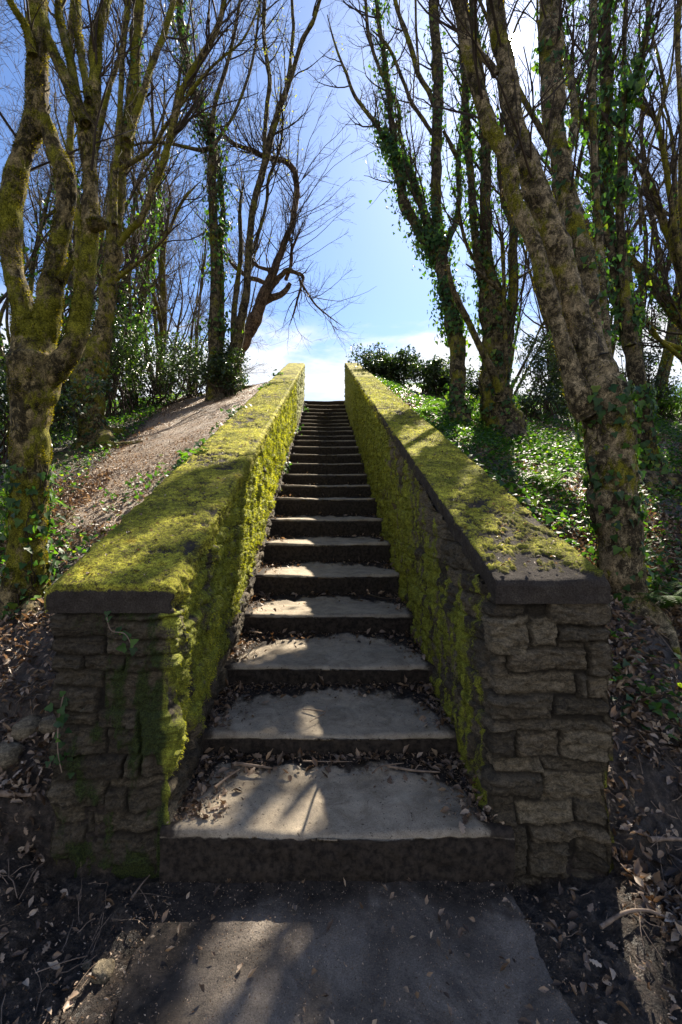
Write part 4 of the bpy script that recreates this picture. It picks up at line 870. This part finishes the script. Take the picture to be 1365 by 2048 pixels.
# trees standing farther back
FAR = []
def far_tree(key, px, Y, hgt, label, lean=0.0, stems=4, bark=None, base_r=.16, ivyn=0, spread=.28, group='bare trees standing farther back', dens=1.0):
    r = np.random.default_rng(sum(ord(c) * (i + 5) for i, c in enumerate(key)))
    X = (px - VPX) * Y / F_PX; z = float(H(X, Y)); L0 = np.array([X, Y, z]); root = thing('tree', L0, label, 'tree', group)
    K = 16
    starts = np.repeat(np.array([[X, Y, z - .2]]), stems, 0) + r.normal(0, base_r * .5, (stems, 3)) * np.array([1, 1, 0]); d0 = np.array([lean, 0, 1.0]) + r.normal(0, spread, (stems, 3)) * np.array([1, 1, .1]); d0 /= np.linalg.norm(d0, axis=1)[:, None]
    Ls = r.uniform(.75, 1.0, stems) * hgt; SP = walk(starts, d0, Ls, K, .07, .045, r); SR = (base_r * r.uniform(.45, 1.0, stems))[:, None] * np.linspace(1, .12, K)[None]
    v, f = tubes_batch(SP, SR, 9); B = [(v - L0, f, 0)]
    lp, lr = spawn(SP, SR, stems * 7, r, (.3, .7), (.3 * hgt, .5 * hgt), .6, .07, 10, .11, .07, .15, .5); v, f = tubes_batch(lp, lr, 7); B.append((v - L0, f, 0)); build('trunk', B, bark or M_BARK_FAR, root)
    AP = np.concatenate([lp, SP[:, np.linspace(0, K - 1, 10).astype(int)]]); AR = np.concatenate([lr, SR[:, np.linspace(0, K - 1, 10).astype(int)]])
    c1, r1 = spawn(AP, AR, int(26 * stems * dens), r, (.35, .9), (.8, 2.0), .5, .02, 8, .14, .06, .2, .4); c2, r2 = spawn(c1, r1, int(240 * stems * dens), r, (.4, 1.0), (.4, 1.1), .55, .007, 6, .17, .05, .1); c3, r3 = spawn(c2, r2, int(800 * stems * dens), r, (.4, 1.1), (.15, .5), .6, .004, 4, .2, .03, .1, rtip=.5)
    Bc = []
    for a_, b_, s_ in ((c1, r1, 5), (c2, np.maximum(r2, .0035), 3), (c3, np.maximum(r3, .0026), 3)): v, f = tubes_batch(a_, b_, s_); Bc.append((v - L0, f, 0))
    build('crown', Bc, M_TWIG, root)
    if ivyn:
        who = r.integers(0, stems, ivyn); t = r.uniform(0, .7, ivyn) * (K - 1.01); i = t.astype(int); f = (t - i)[:, None]; c = SP[who, i] * (1 - f) + SP[who, i + 1] * f
        q = r.normal(0, 1, (ivyn, 3)); q /= np.linalg.norm(q, axis=1)[:, None]; pos = c + q * (SR[who, i] + np.abs(r.normal(0, .14, ivyn)))[:, None]
        v, f = instances(IVY_LOW[0], IVY_LOW[1], pos, rot_from(q + r.normal(0, .5, (ivyn, 3)), r.uniform(0, 6.28, ivyn)), r.uniform(.05, .10, ivyn)); build('ivy', [(v - L0, f, 0)], M_IVY, root, attrs={'rnd': np.repeat(r.uniform(0, 1, ivyn), 4)}, smooth=False)['kind'] = 'stuff'
    return root
far_tree('a', 30, 8.5, 9, 'slim forked tree seen through the fork of the left-edge tree', .02, 4, base_r=.13, ivyn=1500)
far_tree('b', 120, 10.5, 10, 'bare tree in the shrubs behind the mossy many-stemmed tree', .05, 4, base_r=.15, ivyn=1800)
far_tree('c', 262, 10.0, 9, 'dark ivied tree standing in the evergreen shrubs, left of the twin-stemmed tree', .03, 2, base_r=.14, ivyn=2600, spread=.10)
far_tree('d', 330, 15, 9, 'bare tree whose fine crown fills the gap above the evergreen shrubs', .1, 5, base_r=.15)
far_tree('e', -60, 12, 11, 'bare tree past the left edge with twigs behind the leftmost trunk', .12, 5, base_r=.18)
far_tree('g', 1300, 11, 10, 'twiggy tree behind the upright ivy-crowded tree', -.12, 5, base_r=.15, ivyn=900, dens=.55)
far_tree('h', 1420, 14, 11, 'spreading bare tree beyond the bent right-edge tree', -.2, 6, base_r=.2)
far_tree('i', 1200, 14, 10, 'bare tree far behind the massive foreground tree', -.05, 4, base_r=.14, dens=.55)
far_tree('j', 200, 17, 11, 'distant tall bare tree high over the left shrubs', .02, 5, base_r=.17)
far_tree('k', 1010, 15, 7.5, 'distant slender tree behind the stout multi-stemmed tree', .02, 3, base_r=.10)

far_tree('l', 380, 19, 11, 'pale distant bare tree behind the looping limb of the reddish tree', .05, 5, base_r=.14)
far_tree('o', 1140, 18, 11, 'farthest bare tree showing between the right-hand trunks', -.04, 5, base_r=.15, dens=.55)
far_tree('p', 1500, 19, 12, 'distant tree leaning in over the right-edge bank', -.3, 6, base_r=.18)

# ------------------------------------------------------------------ shrubs, ferns
def shrub(px, py, Y, w, h, d, n, label, leaf=.06, seed=1, z=None, young=0, mat=None, cat='shrub', stemn=14, name='evergreen_shrub', hz=None):
    r = np.random.default_rng(seed); X = (px - VPX) * Y / F_PX; gz = float(H(X, Y)) if hz is None else hz; L0 = np.array([X, Y, gz]); root = thing(name, L0, label, cat, 'evergreen shrubs among the trees')
    nc = max(6, int(n / 170)); cc = r.normal(0, .42, (nc, 3)); cc[:, 2] = r.uniform(.12, .95, nc) ** .8; cc = cc * np.array([w / 2, d / 2, h]); tops = cc + L0; tops[:, 2] = tops[:, 2] * 1.0
    cen = tops; st = np.repeat(L0[None], nc, 0) + r.normal(0, .12, (nc, 3)) * np.array([w, d * .6, 0]); K = 8; tl = np.linspace(0, 1, K)[None, :, None]
    SP = st[:, None] * (1 - tl) + cen[:, None] * tl + r.normal(0, .04, (nc, K, 3)) * np.sin(tl * np.pi); SP[:, 0, 2] = gz - .1; SR = np.linspace(.016, .004, K)[None] * r.uniform(.6, 1.3, nc)[:, None]
    c1, r1 = spawn(SP, SR, nc * 7, r, (.4, 1.1), (.2, .5), .6, .006, 5, .15, .05, .4); v1, f1 = tubes_batch(SP, SR, 5); v2, f2 = tubes_batch(c1, np.maximum(r1, .002), 3); build('stems', [(v1 - L0, f1, 0), (v2 - L0, f2, 0)], M_TWIG, root)
    k = r.integers(0, nc, n); rad = .20 * (w + d + h) / 3; q = r.normal(0, 1, (n, 3)); q /= np.linalg.norm(q, axis=1)[:, None]; pos = cen[k] + q * (rad * r.uniform(.1, 1, n) ** .5 * r.uniform(.5, 1.3, nc)[k])[:, None]
    m = r.integers(0, len(c1), n // 3); pos[:n // 3] = c1[m, -1] + r.normal(0, .035, (n // 3, 3)); pos[:, 2] = np.maximum(pos[:, 2], H(pos[:, 0], pos[:, 1]) + .02)
    v, f = instances(HOLLY[0], HOLLY[1], pos, rot_from(q * .6 + r.normal(0, .6, (n, 3)) + np.array([0, 0, .5]), r.uniform(0, 6.28, n)), r.uniform(.6, 1.2, n) * leaf)
    build('foliage', [(v - L0, f, 0)], mat or M_HOLLY, root, attrs={'rnd': np.repeat(r.uniform(0, 1, n), len(HOLLY[0]))}, smooth=False); return root
shrub(300, 745, 9.6, 2.6, 1.6, 1.6, 4200, 'dark evergreen shrub beyond the path, left of centre', seed=3)
shrub(375, 745, 10.6, 2.4, 1.55, 1.5, 4000, 'glossy evergreen shrub under the twin-stemmed ivied tree', seed=4)
shrub(238, 740, 8.6, 1.2, 2.3, 1.0, 3200, 'tall evergreen shrub pressed against the mossy many-stemmed tree', seed=5)
shrub(450, 740, 9.0, .95, .95, .7, 2600, 'small bright evergreen bush at the foot of the reddish tree', seed=6, leaf=.06)
shrub(130, 700, 8.2, 2.8, 1.7, 1.5, 5200, 'evergreen thicket behind the left-edge tree trunk', seed=7)
shrub(10, 740, 6.0, 2.0, 1.5, 1.4, 4500, 'evergreen bush at the left edge behind the trunk', seed=8)
shrub(790, 752, 11.0, 2.6, .62, 1.2, 5200, 'low evergreen hedge bush against the sky beside the right wall top', seed=9, leaf=.07)
shrub(870, 750, 10.2, 1.5, .60, 1.0, 3200, 'rounded evergreen bush just left of the ivy-clad leaning tree', seed=10, leaf=.07)
shrub(955, 745, 10.0, 1.4, .65, 1.0, 2200, 'evergreen bush glimpsed between the two right-hand trees', seed=11, leaf=.065)
shrub(1085, 735, 9.4, 1.6, 1.7, .7, 3600, 'tall holly bush between the stout tree and the foreground tree', seed=12, leaf=.055)
shrub(1060, 790, 8.0, 1.0, .55, .6, 1500, 'low holly bush spreading at the foot of the tall holly', seed=13, leaf=.05)
shrub(1175, 760, 9.6, 1.5, .9, .8, 2400, 'holly bush hidden behind the massive foreground trunk', seed=14, leaf=.055)
shrub(1345, 770, 10.5, 2.6, .7, 1.2, 4500, 'sunlit low bush on the far bank at the right edge', seed=15, leaf=.06, mat=M_FERN)
shrub(1290, 690, 9.5, 1.5, 2.4, 1.0, 3500, 'thin evergreen shrub behind the upright tree on the right', seed=16, leaf=.055)
shrub(1340, 60, 7.0, 1.0, .8, .8, 10, 'x', seed=17) if False else None
shrub(678, 790, 19, .9, .55, .6, 500, 'tiny distant bush showing over the top step', seed=18, leaf=.05, hz=4.45)

def fern(px, py, size, label, seed, n=11, Y=None, hz=None, nrm=(0, 0, 1), spread=1.0):
    r = np.random.default_rng(seed); Y = Y or ground_hit(px, py); c = P(px, py, Y)
    if hz is None: c[2] = float(H(c[0], c[1]))
    root = thing('fern', c, label, 'fern', 'ferns on the banks')
    for k in range(n):
        a = 2 * np.pi * k / n + r.uniform(-.25, .25); L_ = size * r.uniform(.75, 1.1); t = np.linspace(0, 1, 20); up = np.array([0, 0, 1.0]); o = np.array([math.cos(a), math.sin(a), 0.0])
        hgt = r.uniform(.35, .75) * L_; rach = o[None] * (t * L_ * .9 * spread)[:, None] + up[None] * (hgt * np.sin(t * 2.1) - .1 * L_ * t ** 3)[:, None]
        v, f, _ = tube(rach, np.linspace(.003, .0008, 20) * size / .3, 4, cap=False); vs = [(v, f, 0)]; side = np.cross(up, o); pos, rot, sc = [], [], []
        for i in range(2, 20):
            for s in (-1, 1):
                T = rach[i] - rach[i - 1]; T /= np.linalg.norm(T); y = side * s + T * .35 + np.array([0, 0, -.1]); y /= np.linalg.norm(y); x = np.cross(y, up); x /= np.linalg.norm(x); pos.append(rach[i]); rot.append(np.stack([x, y, np.cross(x, y)], 1)); sc.append(L_ * .30 * math.sin(math.pi * min(1, (i / 20) * .9 + .12)) ** .8)
        tm = np.array([[-.10, 0, 0], [.10, 0, 0], [.12, .4, 0], [.02, 1, -.05], [-.10, .45, 0]]); v2, f2 = instances(tm, np.array([[0, 1, 2], [0, 2, 4], [4, 2, 3]]), np.array(pos), np.array(rot), np.array(sc))
        build('frond', [(v, f, 0), (v2, f2, 0)], M_FERN, root, attrs={'rnd': [np.full(len(v), .3), np.repeat(r.uniform(0, 1, len(pos)), 5)]}, smooth=False)
    return root
fern(1320, 1225, .26, 'feathery green fern at the right edge beside the foreground trunk', 1, 14)
fern(1280, 1215, .17, 'smaller fern touching the foot of the right foreground tree', 6, 10)
fern(1100, 985, .30, 'bright fern clump in the ivy halfway up the right bank', 2, 15)
fern(900, 805, .34, 'light green fern beside the ivy-clad leaning tree', 3, 12, Y=6.8)
fern(6, 880, .50, 'sunlit fern at the far left edge behind the trunk', 4, 10, Y=3.4)
fern(20, 770, .42, 'yellow-green fern hanging at the left edge behind the mossy fork', 8, 9, Y=4.2)
fern(845, 835, .26, 'small fern at the outer foot of the right wall', 5, 9)

# ------------------------------------------------------------------ ground cover
def scatter(name, Xs, Ys, tmpl, size, mat, zoff=(0.0, .02), tilt=.5, rnd=None, r=rng, flat=None):
    n = len(Xs); z = HS(Xs, Ys) + rng.uniform(zoff[0], zoff[1], n); nrm = r.normal(0, tilt, (n, 3)); nrm[:, 2] = 1.0
    v, f = instances(tmpl[0], tmpl[1], np.column_stack([Xs, Ys, z]), rot_from(nrm, r.uniform(0, 6.28, n)), size)
    rn = np.repeat(r.uniform(0, 1, n) if rnd is None else rnd, len(tmpl[0])); return v, f, rn
def in_stairs(X, Y): return (X > -.93) & (X < .99) & (Y > 1.55) & (Y < 13.4)
def zones(n, x0, x1, y0, y1, p=1.0):
    Y = y0 + (y1 - y0) * rng.uniform(0, 1, n) ** p; X = rng.uniform(x0, x1, n); return X, Y
# dead leaves
vs, rs = [], []
for (n, x0, x1, y0, y1, p, s0, s1) in ((42000, .98, 3.2, 1.15, 4.2, 1.2, .020, .050), (30000, -3.4, -.93, 1.6, 4.8, 1.3, .016, .038), (9000, -3.6, -.95, 3.5, 11, 1, .012, .03), (22000, .98, 6, 3, 9, 1, .025, .055), (4200, -5.5, -.98, 3, 12, 1.1, .02, .045), (260, -1.6, -.62, 1.05, 1.7, 1, .014, .034), (700, .66, 1.6, 1.05, 1.8, 1, .014, .036), (7000, -2.6, -.95, 2.4, 5.5, 1, .008, .02), (3000, .95, 2.2, 1.1, 3, 1, .008, .02), (4000, -1.9, -.50, 1.05, 2.0, 1, .003, .010), (3000, .6, 1.9, 1.05, 2.0, 1, .003, .010), (16000, -3.4, -.95, 3.5, 11, 1, .008, .018)):
    X, Y = zones(n, x0, x1, y0, y1, p); k = ~in_stairs(X, Y)
    if x0 < -4: pm = (-X < 1.55 + .13 * Y); k &= (~pm) | (rng.uniform(0, 1, n) < .5)
    if x1 < -.9 and s1 > .025: k &= ~((-X < 1.45 + .13 * Y) & (Y > 3.4)) | (rng.uniform(0, 1, n) < .06)
    k &= fbm(P3(X, Y, 0), 3, 55, .5, 1.6) + rng.uniform(-.25, .25, n) > .42
    X, Y = X[k], Y[k]
    for j, tm in enumerate((OAK, BEECH, CURL)):
        a, b = X[j::3], Y[j::3]; v, f, rn = scatter('', a, b, tm, rng.uniform(s0, s1, len(a)), M_LITTER, (.008, .03), .55); vs.append((v, f, 0)); rs.append(rn)
ll = build('leaf_litter', vs, M_LITTER, attrs={'rnd': rs}, smooth=False); tag(ll, 'dead brown leaves strewn over the banks beside the stairs', 'leaf litter', kind='stuff')
# leaves and crumbs caught on the steps
def on_steps(n, first=0, last=12, corner=.65):
    i = np.minimum((rng.exponential(2.6, n)).astype(int), last); i = np.maximum(i, first); y0, y1 = SY[i], SY[i + 1]
    t = 1 - np.abs(rng.normal(0, .16, n)); u = rng.uniform(0, 1, n); side = rng.uniform(0, 1, n) < corner
    x = np.where(side, np.where(u < .5, -.53 + np.abs(rng.normal(0, .085, n)), .60 - np.abs(rng.normal(0, .075, n))), rng.uniform(-.53, .60, n)); t = np.where(side, rng.uniform(.08, .98, n), t); t = np.clip(t, .05, .97)
    y = y0 + (y1 - y0) * t; z = SZ[i] + .006 + sstep(.55, 1, t) * .02 + rng.uniform(0, .012, n); return x, y, z
vs, rs = [], []
for n, s0, s1 in ((1500, .012, .045), (5200, .004, .012)):
    x, y, z = on_steps(n); nrm = rng.normal(0, .55, (n, 3)); nrm[:, 2] = 1
    for j, tm in enumerate((OAK, BEECH, CURL)):
        k = slice(j, None, 3); v, f = instances(tm[0], tm[1], np.column_stack([x, y, z])[k], rot_from(nrm[k], rng.uniform(0, 6.28, len(x[k]))), rng.uniform(s0, s1, len(x[k]))); vs.append((v, f, 0)); rs.append(np.repeat(rng.uniform(0, .9, len(x[k])), len(tm[0])))
n = 4200; x = rng.uniform(-.55, .66, n); y = rng.uniform(1.05, 1.56, n); sz = np.where(rng.uniform(0, 1, n) < .025, rng.uniform(.012, .03, n), rng.uniform(.0015, .006, n)); nrm = rng.normal(0, .5, (n, 3)); nrm[:, 2] = 1
v, f = instances(CURL[0], CURL[1], np.column_stack([x, y, np.full(n, .032)]), rot_from(nrm, rng.uniform(0, 6.28, n)), sz); vs.append((v, f, 0)); rs.append(np.repeat(rng.uniform(0, 1, n), len(CURL[0])))
for left in (True, False):
    n = 260; y = 1.65 + 6 * rng.uniform(0, 1, n) ** 1.6; f_ = rng.uniform(.1, .95, n); x = wall_x(left, y, True) * (1 - f_) + wall_x(left, y, False) * f_; nrm = rng.normal(0, .35, (n, 3)); nrm[:, 2] = 1
    v, f = instances(BEECH[0], BEECH[1], np.column_stack([x, y, cop_z(left, y) + .018]), rot_from(nrm, rng.uniform(0, 6.28, n)), rng.uniform(.006, .020, n)); vs.append((v, f, 0)); rs.append(np.repeat(rng.uniform(0, 1, n), len(BEECH[0])))
dl = build('step_debris', vs, M_LITTER, attrs={'rnd': rs}, smooth=False); tag(dl, 'crumbs and dead leaves gathered in the corners of the steps', 'leaf litter', kind='stuff')
# fine twigs in the litter
n = 2600; X, Y = zones(n, -3, 3.4, 1.1, 6, 1.4); k = ~in_stairs(X, Y) & (np.abs(X - .03) > .62); X, Y = X[k], Y[k]; n = len(X)
st = np.column_stack([X, Y, HS(X, Y) + .02]); a = rng.uniform(0, 6.28, n); d = np.column_stack([np.cos(a), np.sin(a), rng.normal(.0, .12, n)]); d /= np.linalg.norm(d, axis=1)[:, None]
TP = walk(st, d, rng.uniform(.03, .16, n), 5, .15, 0, rng); TP[:, :, 2] = HS(TP[:, :, 0], TP[:, :, 1]) + .012 + rng.uniform(0, .015, (n, 1)); v, f = tubes_batch(TP, np.full((n, 5), .0010) * rng.uniform(.6, 1.8, (n, 1)), 4)
tw = build('twig_litter', [(v, f, 0)], M_STICK); tag(tw, 'thin dead twigs scattered through the leaf litter', 'twigs', kind='stuff')
# ivy ground cover
vs, rs = [], []
for (n, x0, x1, y0, y1, low_, s0, s1) in ((26000, 1.0, 5.5, 2.9, 6.5, 0, .020, .044), (52000, .98, 9.5, 5.5, 12.8, 1, .026, .055), (24000, -8, -1.7, 4.0, 12.5, 1, .026, .055), (1500, -2.4, -1.2, 2.4, 4.6, 0, .025, .05), (1500, 1.2, 2.6, 2.0, 3.2, 0, .02, .045)):
    X, Y = zones(n, x0, x1, y0, y1, .9); k = ~in_stairs(X, Y); cl_ = fbm(P3(X, Y, 0), 3, 88, .55, 1.1) + rng.uniform(-.13, .13, n)
    if x0 < -4: k &= (-X > 1.75 + .14 * Y)
    k &= cl_ > (.40 if y0 > 5 or x0 < -4 else .50); X, Y = X[k], Y[k]; tm = IVY_LOW if low_ else IVY
    v, f, rn = scatter('', X, Y, tm, rng.uniform(s0, s1, len(X)), M_IVY, (.02, .11), .55); vs.append((v, f, 0)); rs.append(rn)
gi = build('ivy_ground_cover', vs, M_IVY, attrs={'rnd': rs}, smooth=False); tag(gi, 'glossy ivy leaves carpeting the wooded banks', 'ivy', kind='stuff')

# ivy sprigs growing over the wall edges
def sprig(path3, nleaf, leaf, label, seed, spread=.03, nrm=(0, -1, .3)):
    r = np.random.default_rng(seed); c = catmull(np.array(path3, float), 8); L0 = c[0]; root = thing('ivy_sprig', L0, label, 'ivy', 'ivy growing along the walls'); v, f, _ = tube(c, np.full(len(c), .0018), 5, cap=False); build('stem', [(v - L0, f, 0)], M_STICK, root)
    i = r.integers(0, len(c), nleaf); pos = c[i] + r.normal(0, spread, (nleaf, 3)); nn = np.array(nrm)[None] + r.normal(0, .35, (nleaf, 3))
    v, f = instances(IVY[0], IVY[1], pos, rot_from(nn, r.uniform(0, 6.28, nleaf)), r.uniform(.6, 1.2, nleaf) * leaf); build('leaves', [(v - L0, f, 0)], M_IVY, root, attrs={'rnd': np.repeat(r.uniform(.1, .95, nleaf), len(IVY[0]))}, smooth=False)
sprig([P(212, 1225, 1.585), P(222, 1260, 1.57), P(250, 1268, 1.565), P(266, 1295, 1.57)], 8, .030, 'small ivy sprig with a few leaves on the end of the left wall', 1, .010)
sprig([P(128, 1385, 1.58), P(118, 1440, 1.57), P(116, 1500, 1.56), P(124, 1545, 1.56)], 26, .026, 'ivy trailing down the outer corner of the left wall', 2, .014)
for k, (px, py, lab) in enumerate([(430, 868, 'bright ivy tuft at the outer edge of the left coping'), (385, 905, 'ivy tuft below the bright one on the left coping edge'), (350, 940, 'low ivy growing along the left coping beside the path'), (462, 822, 'dark ivy tuft high on the outer edge of the left coping'), (520, 790, 'ivy clump near the upper end of the left wall'), (548, 752, 'topmost ivy clump on the left wall edge')]):
    X = -1.0; Yw = -X * F_PX / (VPX - px); Yw = min(Yw, 12.8); z = cop_z(True, Yw); a = np.array([-.97, Yw, z - .10]); n_ = int(40 + 12 * k)
    sprig([a, a + np.array([.02, .12, .12]), a + np.array([.06, .3, .17]), a + np.array([.03, .5, .2])], n_, .045 + .005 * k, lab, 20 + k, .045, (0, -.3, 1))
for k, (px, Yw, lab) in enumerate([(1075, 2.3, 'ivy sprig creeping over the outer edge of the right coping'), (980, 3.6, 'ivy leaves lapping the right coping halfway up'), (1010, 3.0, 'ivy runner beside the dark patch of the right coping')]):
    z = cop_z(False, Yw); a = np.array([1.0, Yw - .3, z - .20]); sprig([a, a + np.array([0, .25, .12]), a + np.array([-.02, .5, .22]), a + np.array([.02, .8, .3])], 55, .04, lab, 40 + k, .04, (0, -.3, 1))
for k, (i, lab) in enumerate([(14, 'ivy tuft growing from the left wall foot on the upper steps'), (20, 'ivy tuft against the left wall near the top steps'), (9, 'little ivy plant in the left corner of a middle step')]):
    a = np.array([-.55, SY[i] + .1, SZ[i] + .02]); sprig([a, a + np.array([.04, 0, .08]), a + np.array([.07, .05, .14])], 30, .05, lab, 50 + k, .05, (.4, -.4, .6))
# shaggy edge leaves along left coping (single sticks lying about)
def stick(pts, r0, label, seed=0, forks=(), name='stick'):
    c = catmull(np.array(pts, float), 6); L0 = c[0]; root = None; v, f, ft = tube(c, np.linspace(r0, r0 * .45, len(c)), 7, .25, 60, seed); P_ = [(v, np.concatenate([f[:, [0, 1, 2]], f[:, [0, 2, 3]], ft]), 0)]
    for (t, dv_, ln) in forks:
        b0 = c[int(t * (len(c) - 1))]; b1 = b0 + np.array(dv_) * ln; bb = catmull(np.array([b0, (b0 + b1) / 2 + np.array([0, 0, .01]), b1]), 4); v, f, ft = tube(bb, np.linspace(r0 * .5, r0 * .25, len(bb)), 5, .2, 60); P_.append((v, f, 0))
    P_ = [(a - L0, b, m) for a, b, m in P_]; o = build(name, P_, M_STICK); o.location = tuple(L0); tag(o, label, 'stick', 'sticks lying on steps and ground'); return o
def SPt(px, py, i, up=.012):          # a point on tread i under the pixel
    zt = SZ[i] + up; Yt = F_PX * (CAMZ - zt) / (py - HY); return np.array([(px - VPX) * Yt / F_PX, Yt, zt])
stick([SPt(606, 1522, 0, .03), SPt(650, 1523, 0, .032), SPt(705, 1523, 0, .03)], .0035, 'thin straight stick at the back of the bottom step, left of centre', 1)
stick([SPt(745, 1546, 0, .03), SPt(765, 1532, 0, .035), SPt(808, 1526, 0, .035)], .004, 'curved stick at the back of the bottom step', 2)
stick([SPt(775, 1532, 0, .028), SPt(830, 1541, 0, .03), SPt(880, 1544, 0, .03)], .006, 'thickest stick, lying at the back of the bottom step', 3, [(.5, (.6, .2, .3), .05)])
stick([SPt(430, 1575, 0, .03), SPt(455, 1555, 0, .03), SPt(480, 1538, 0, .035)], .006, 'pale stick on the bottom step leaning from the left corner debris', 4)
stick([SPt(470, 1527, 0, .035), SPt(505, 1531, 0, .04), SPt(545, 1536, 0, .035)], .008, 'dark short branch at the back left of the bottom step', 5)
stick([SPt(606, 1418, 1, .012), SPt(650, 1423, 1, .02), SPt(640, 1432, 1, .014), SPt(620, 1443, 1, .01)], .0035, 'bent twig lying on the second step', 6, [(.4, (.3, 1, .3), .04)])
stick([SPt(735, 1180, 4, .10), SPt(742, 1190, 4, .03), SPt(775, 1197, 3, .02), SPt(815, 1198, 3, .02)], .005, 'forked pale twig against the riser of the fifth step', 7)
stick([SPt(500, 1262, 3, .02), SPt(530, 1268, 2, .02), SPt(556, 1282, 2, .02)], .004, 'slim twig on the left of the third step', 8)
def GPt(px, py, up=.03):
    Yt = ground_hit(px, py, 1.0); X = (px - VPX) * Yt / F_PX; return np.array([X, Yt, float(HS(X, Yt)) + up * .6])
stick([GPt(1202, 1880, .05), GPt(1250, 1872, .06), GPt(1300, 1868, .06), GPt(1368, 1858, .05), GPt(1440, 1850, .05)], .0065, 'long bare stick on the ground right of the right wall end', 9)
stick([GPt(1300, 1692), GPt(1340, 1695), GPt(1400, 1712)], .010, 'knobbly grey stick at the right edge in the leaves', 10)
stick([GPt(1296, 1245, .06), GPt(1310, 1230, .08), GPt(1325, 1222, .1)], .008, 'short broken stick beside the fern at right', 11)
stick([GPt(0, 1655), GPt(30, 1643), GPt(65, 1652)], .012, 'pale root-like stick at the left edge below the bank', 12)
stick([GPt(5, 1305), GPt(35, 1322), GPt(57, 1338)], .006, 'curved twig on the sunlit leaves left of the left wall', 13)
stick([GPt(262, 1818), GPt(285, 1790), GPt(300, 1770)], .004, 'small twig on the mud in front of the left wall', 14)

# stones on the mud
def rock(px, py, s, label, seed, dy=0, up=0.0):
    c = GPt(px, py, s * .25 + up); n = 22; th = np.linspace(0, np.pi, n); ph = np.linspace(0, 2 * np.pi, n * 2, endpoint=False); T, PH = np.meshgrid(th, ph, indexing='ij')
    v = np.stack([np.sin(T) * np.cos(PH), np.sin(T) * np.sin(PH), np.cos(T) * .62], -1).reshape(-1, 3); v = np.sign(v) * np.abs(v) ** .8; v *= s * (1 + .5 * (fbm(v, 4, seed, .5, 1.7) - .5))[:, None]
    o = build('stone', [(v, gridfaces(n, n * 2, closed_v=True), 0)], M_STONE, attrs={'tint': np.full(len(v), .9), 'mortar_shade': np.zeros(len(v)), 'moss': np.full(len(v), .15), 'darkmoss': np.zeros(len(v))}); o.location = tuple(c); tag(o, label, 'stone', 'loose stones on the ground')
rock(206, 1962, .028, 'pale rounded stone half sunk in the mud at lower left', 3)
rock(60, 1462, .055, 'flat stone edging the dirt ledge at the left edge', 4)
rock(105, 1460, .045, 'smaller stone on the dirt ledge beside the left wall', 5)
rock(12, 1530, .06, 'dull stone embedded in the soil at the left edge', 6)
rock(175, 1925, .014, 'small pebble behind the pale stone in the mud', 8)
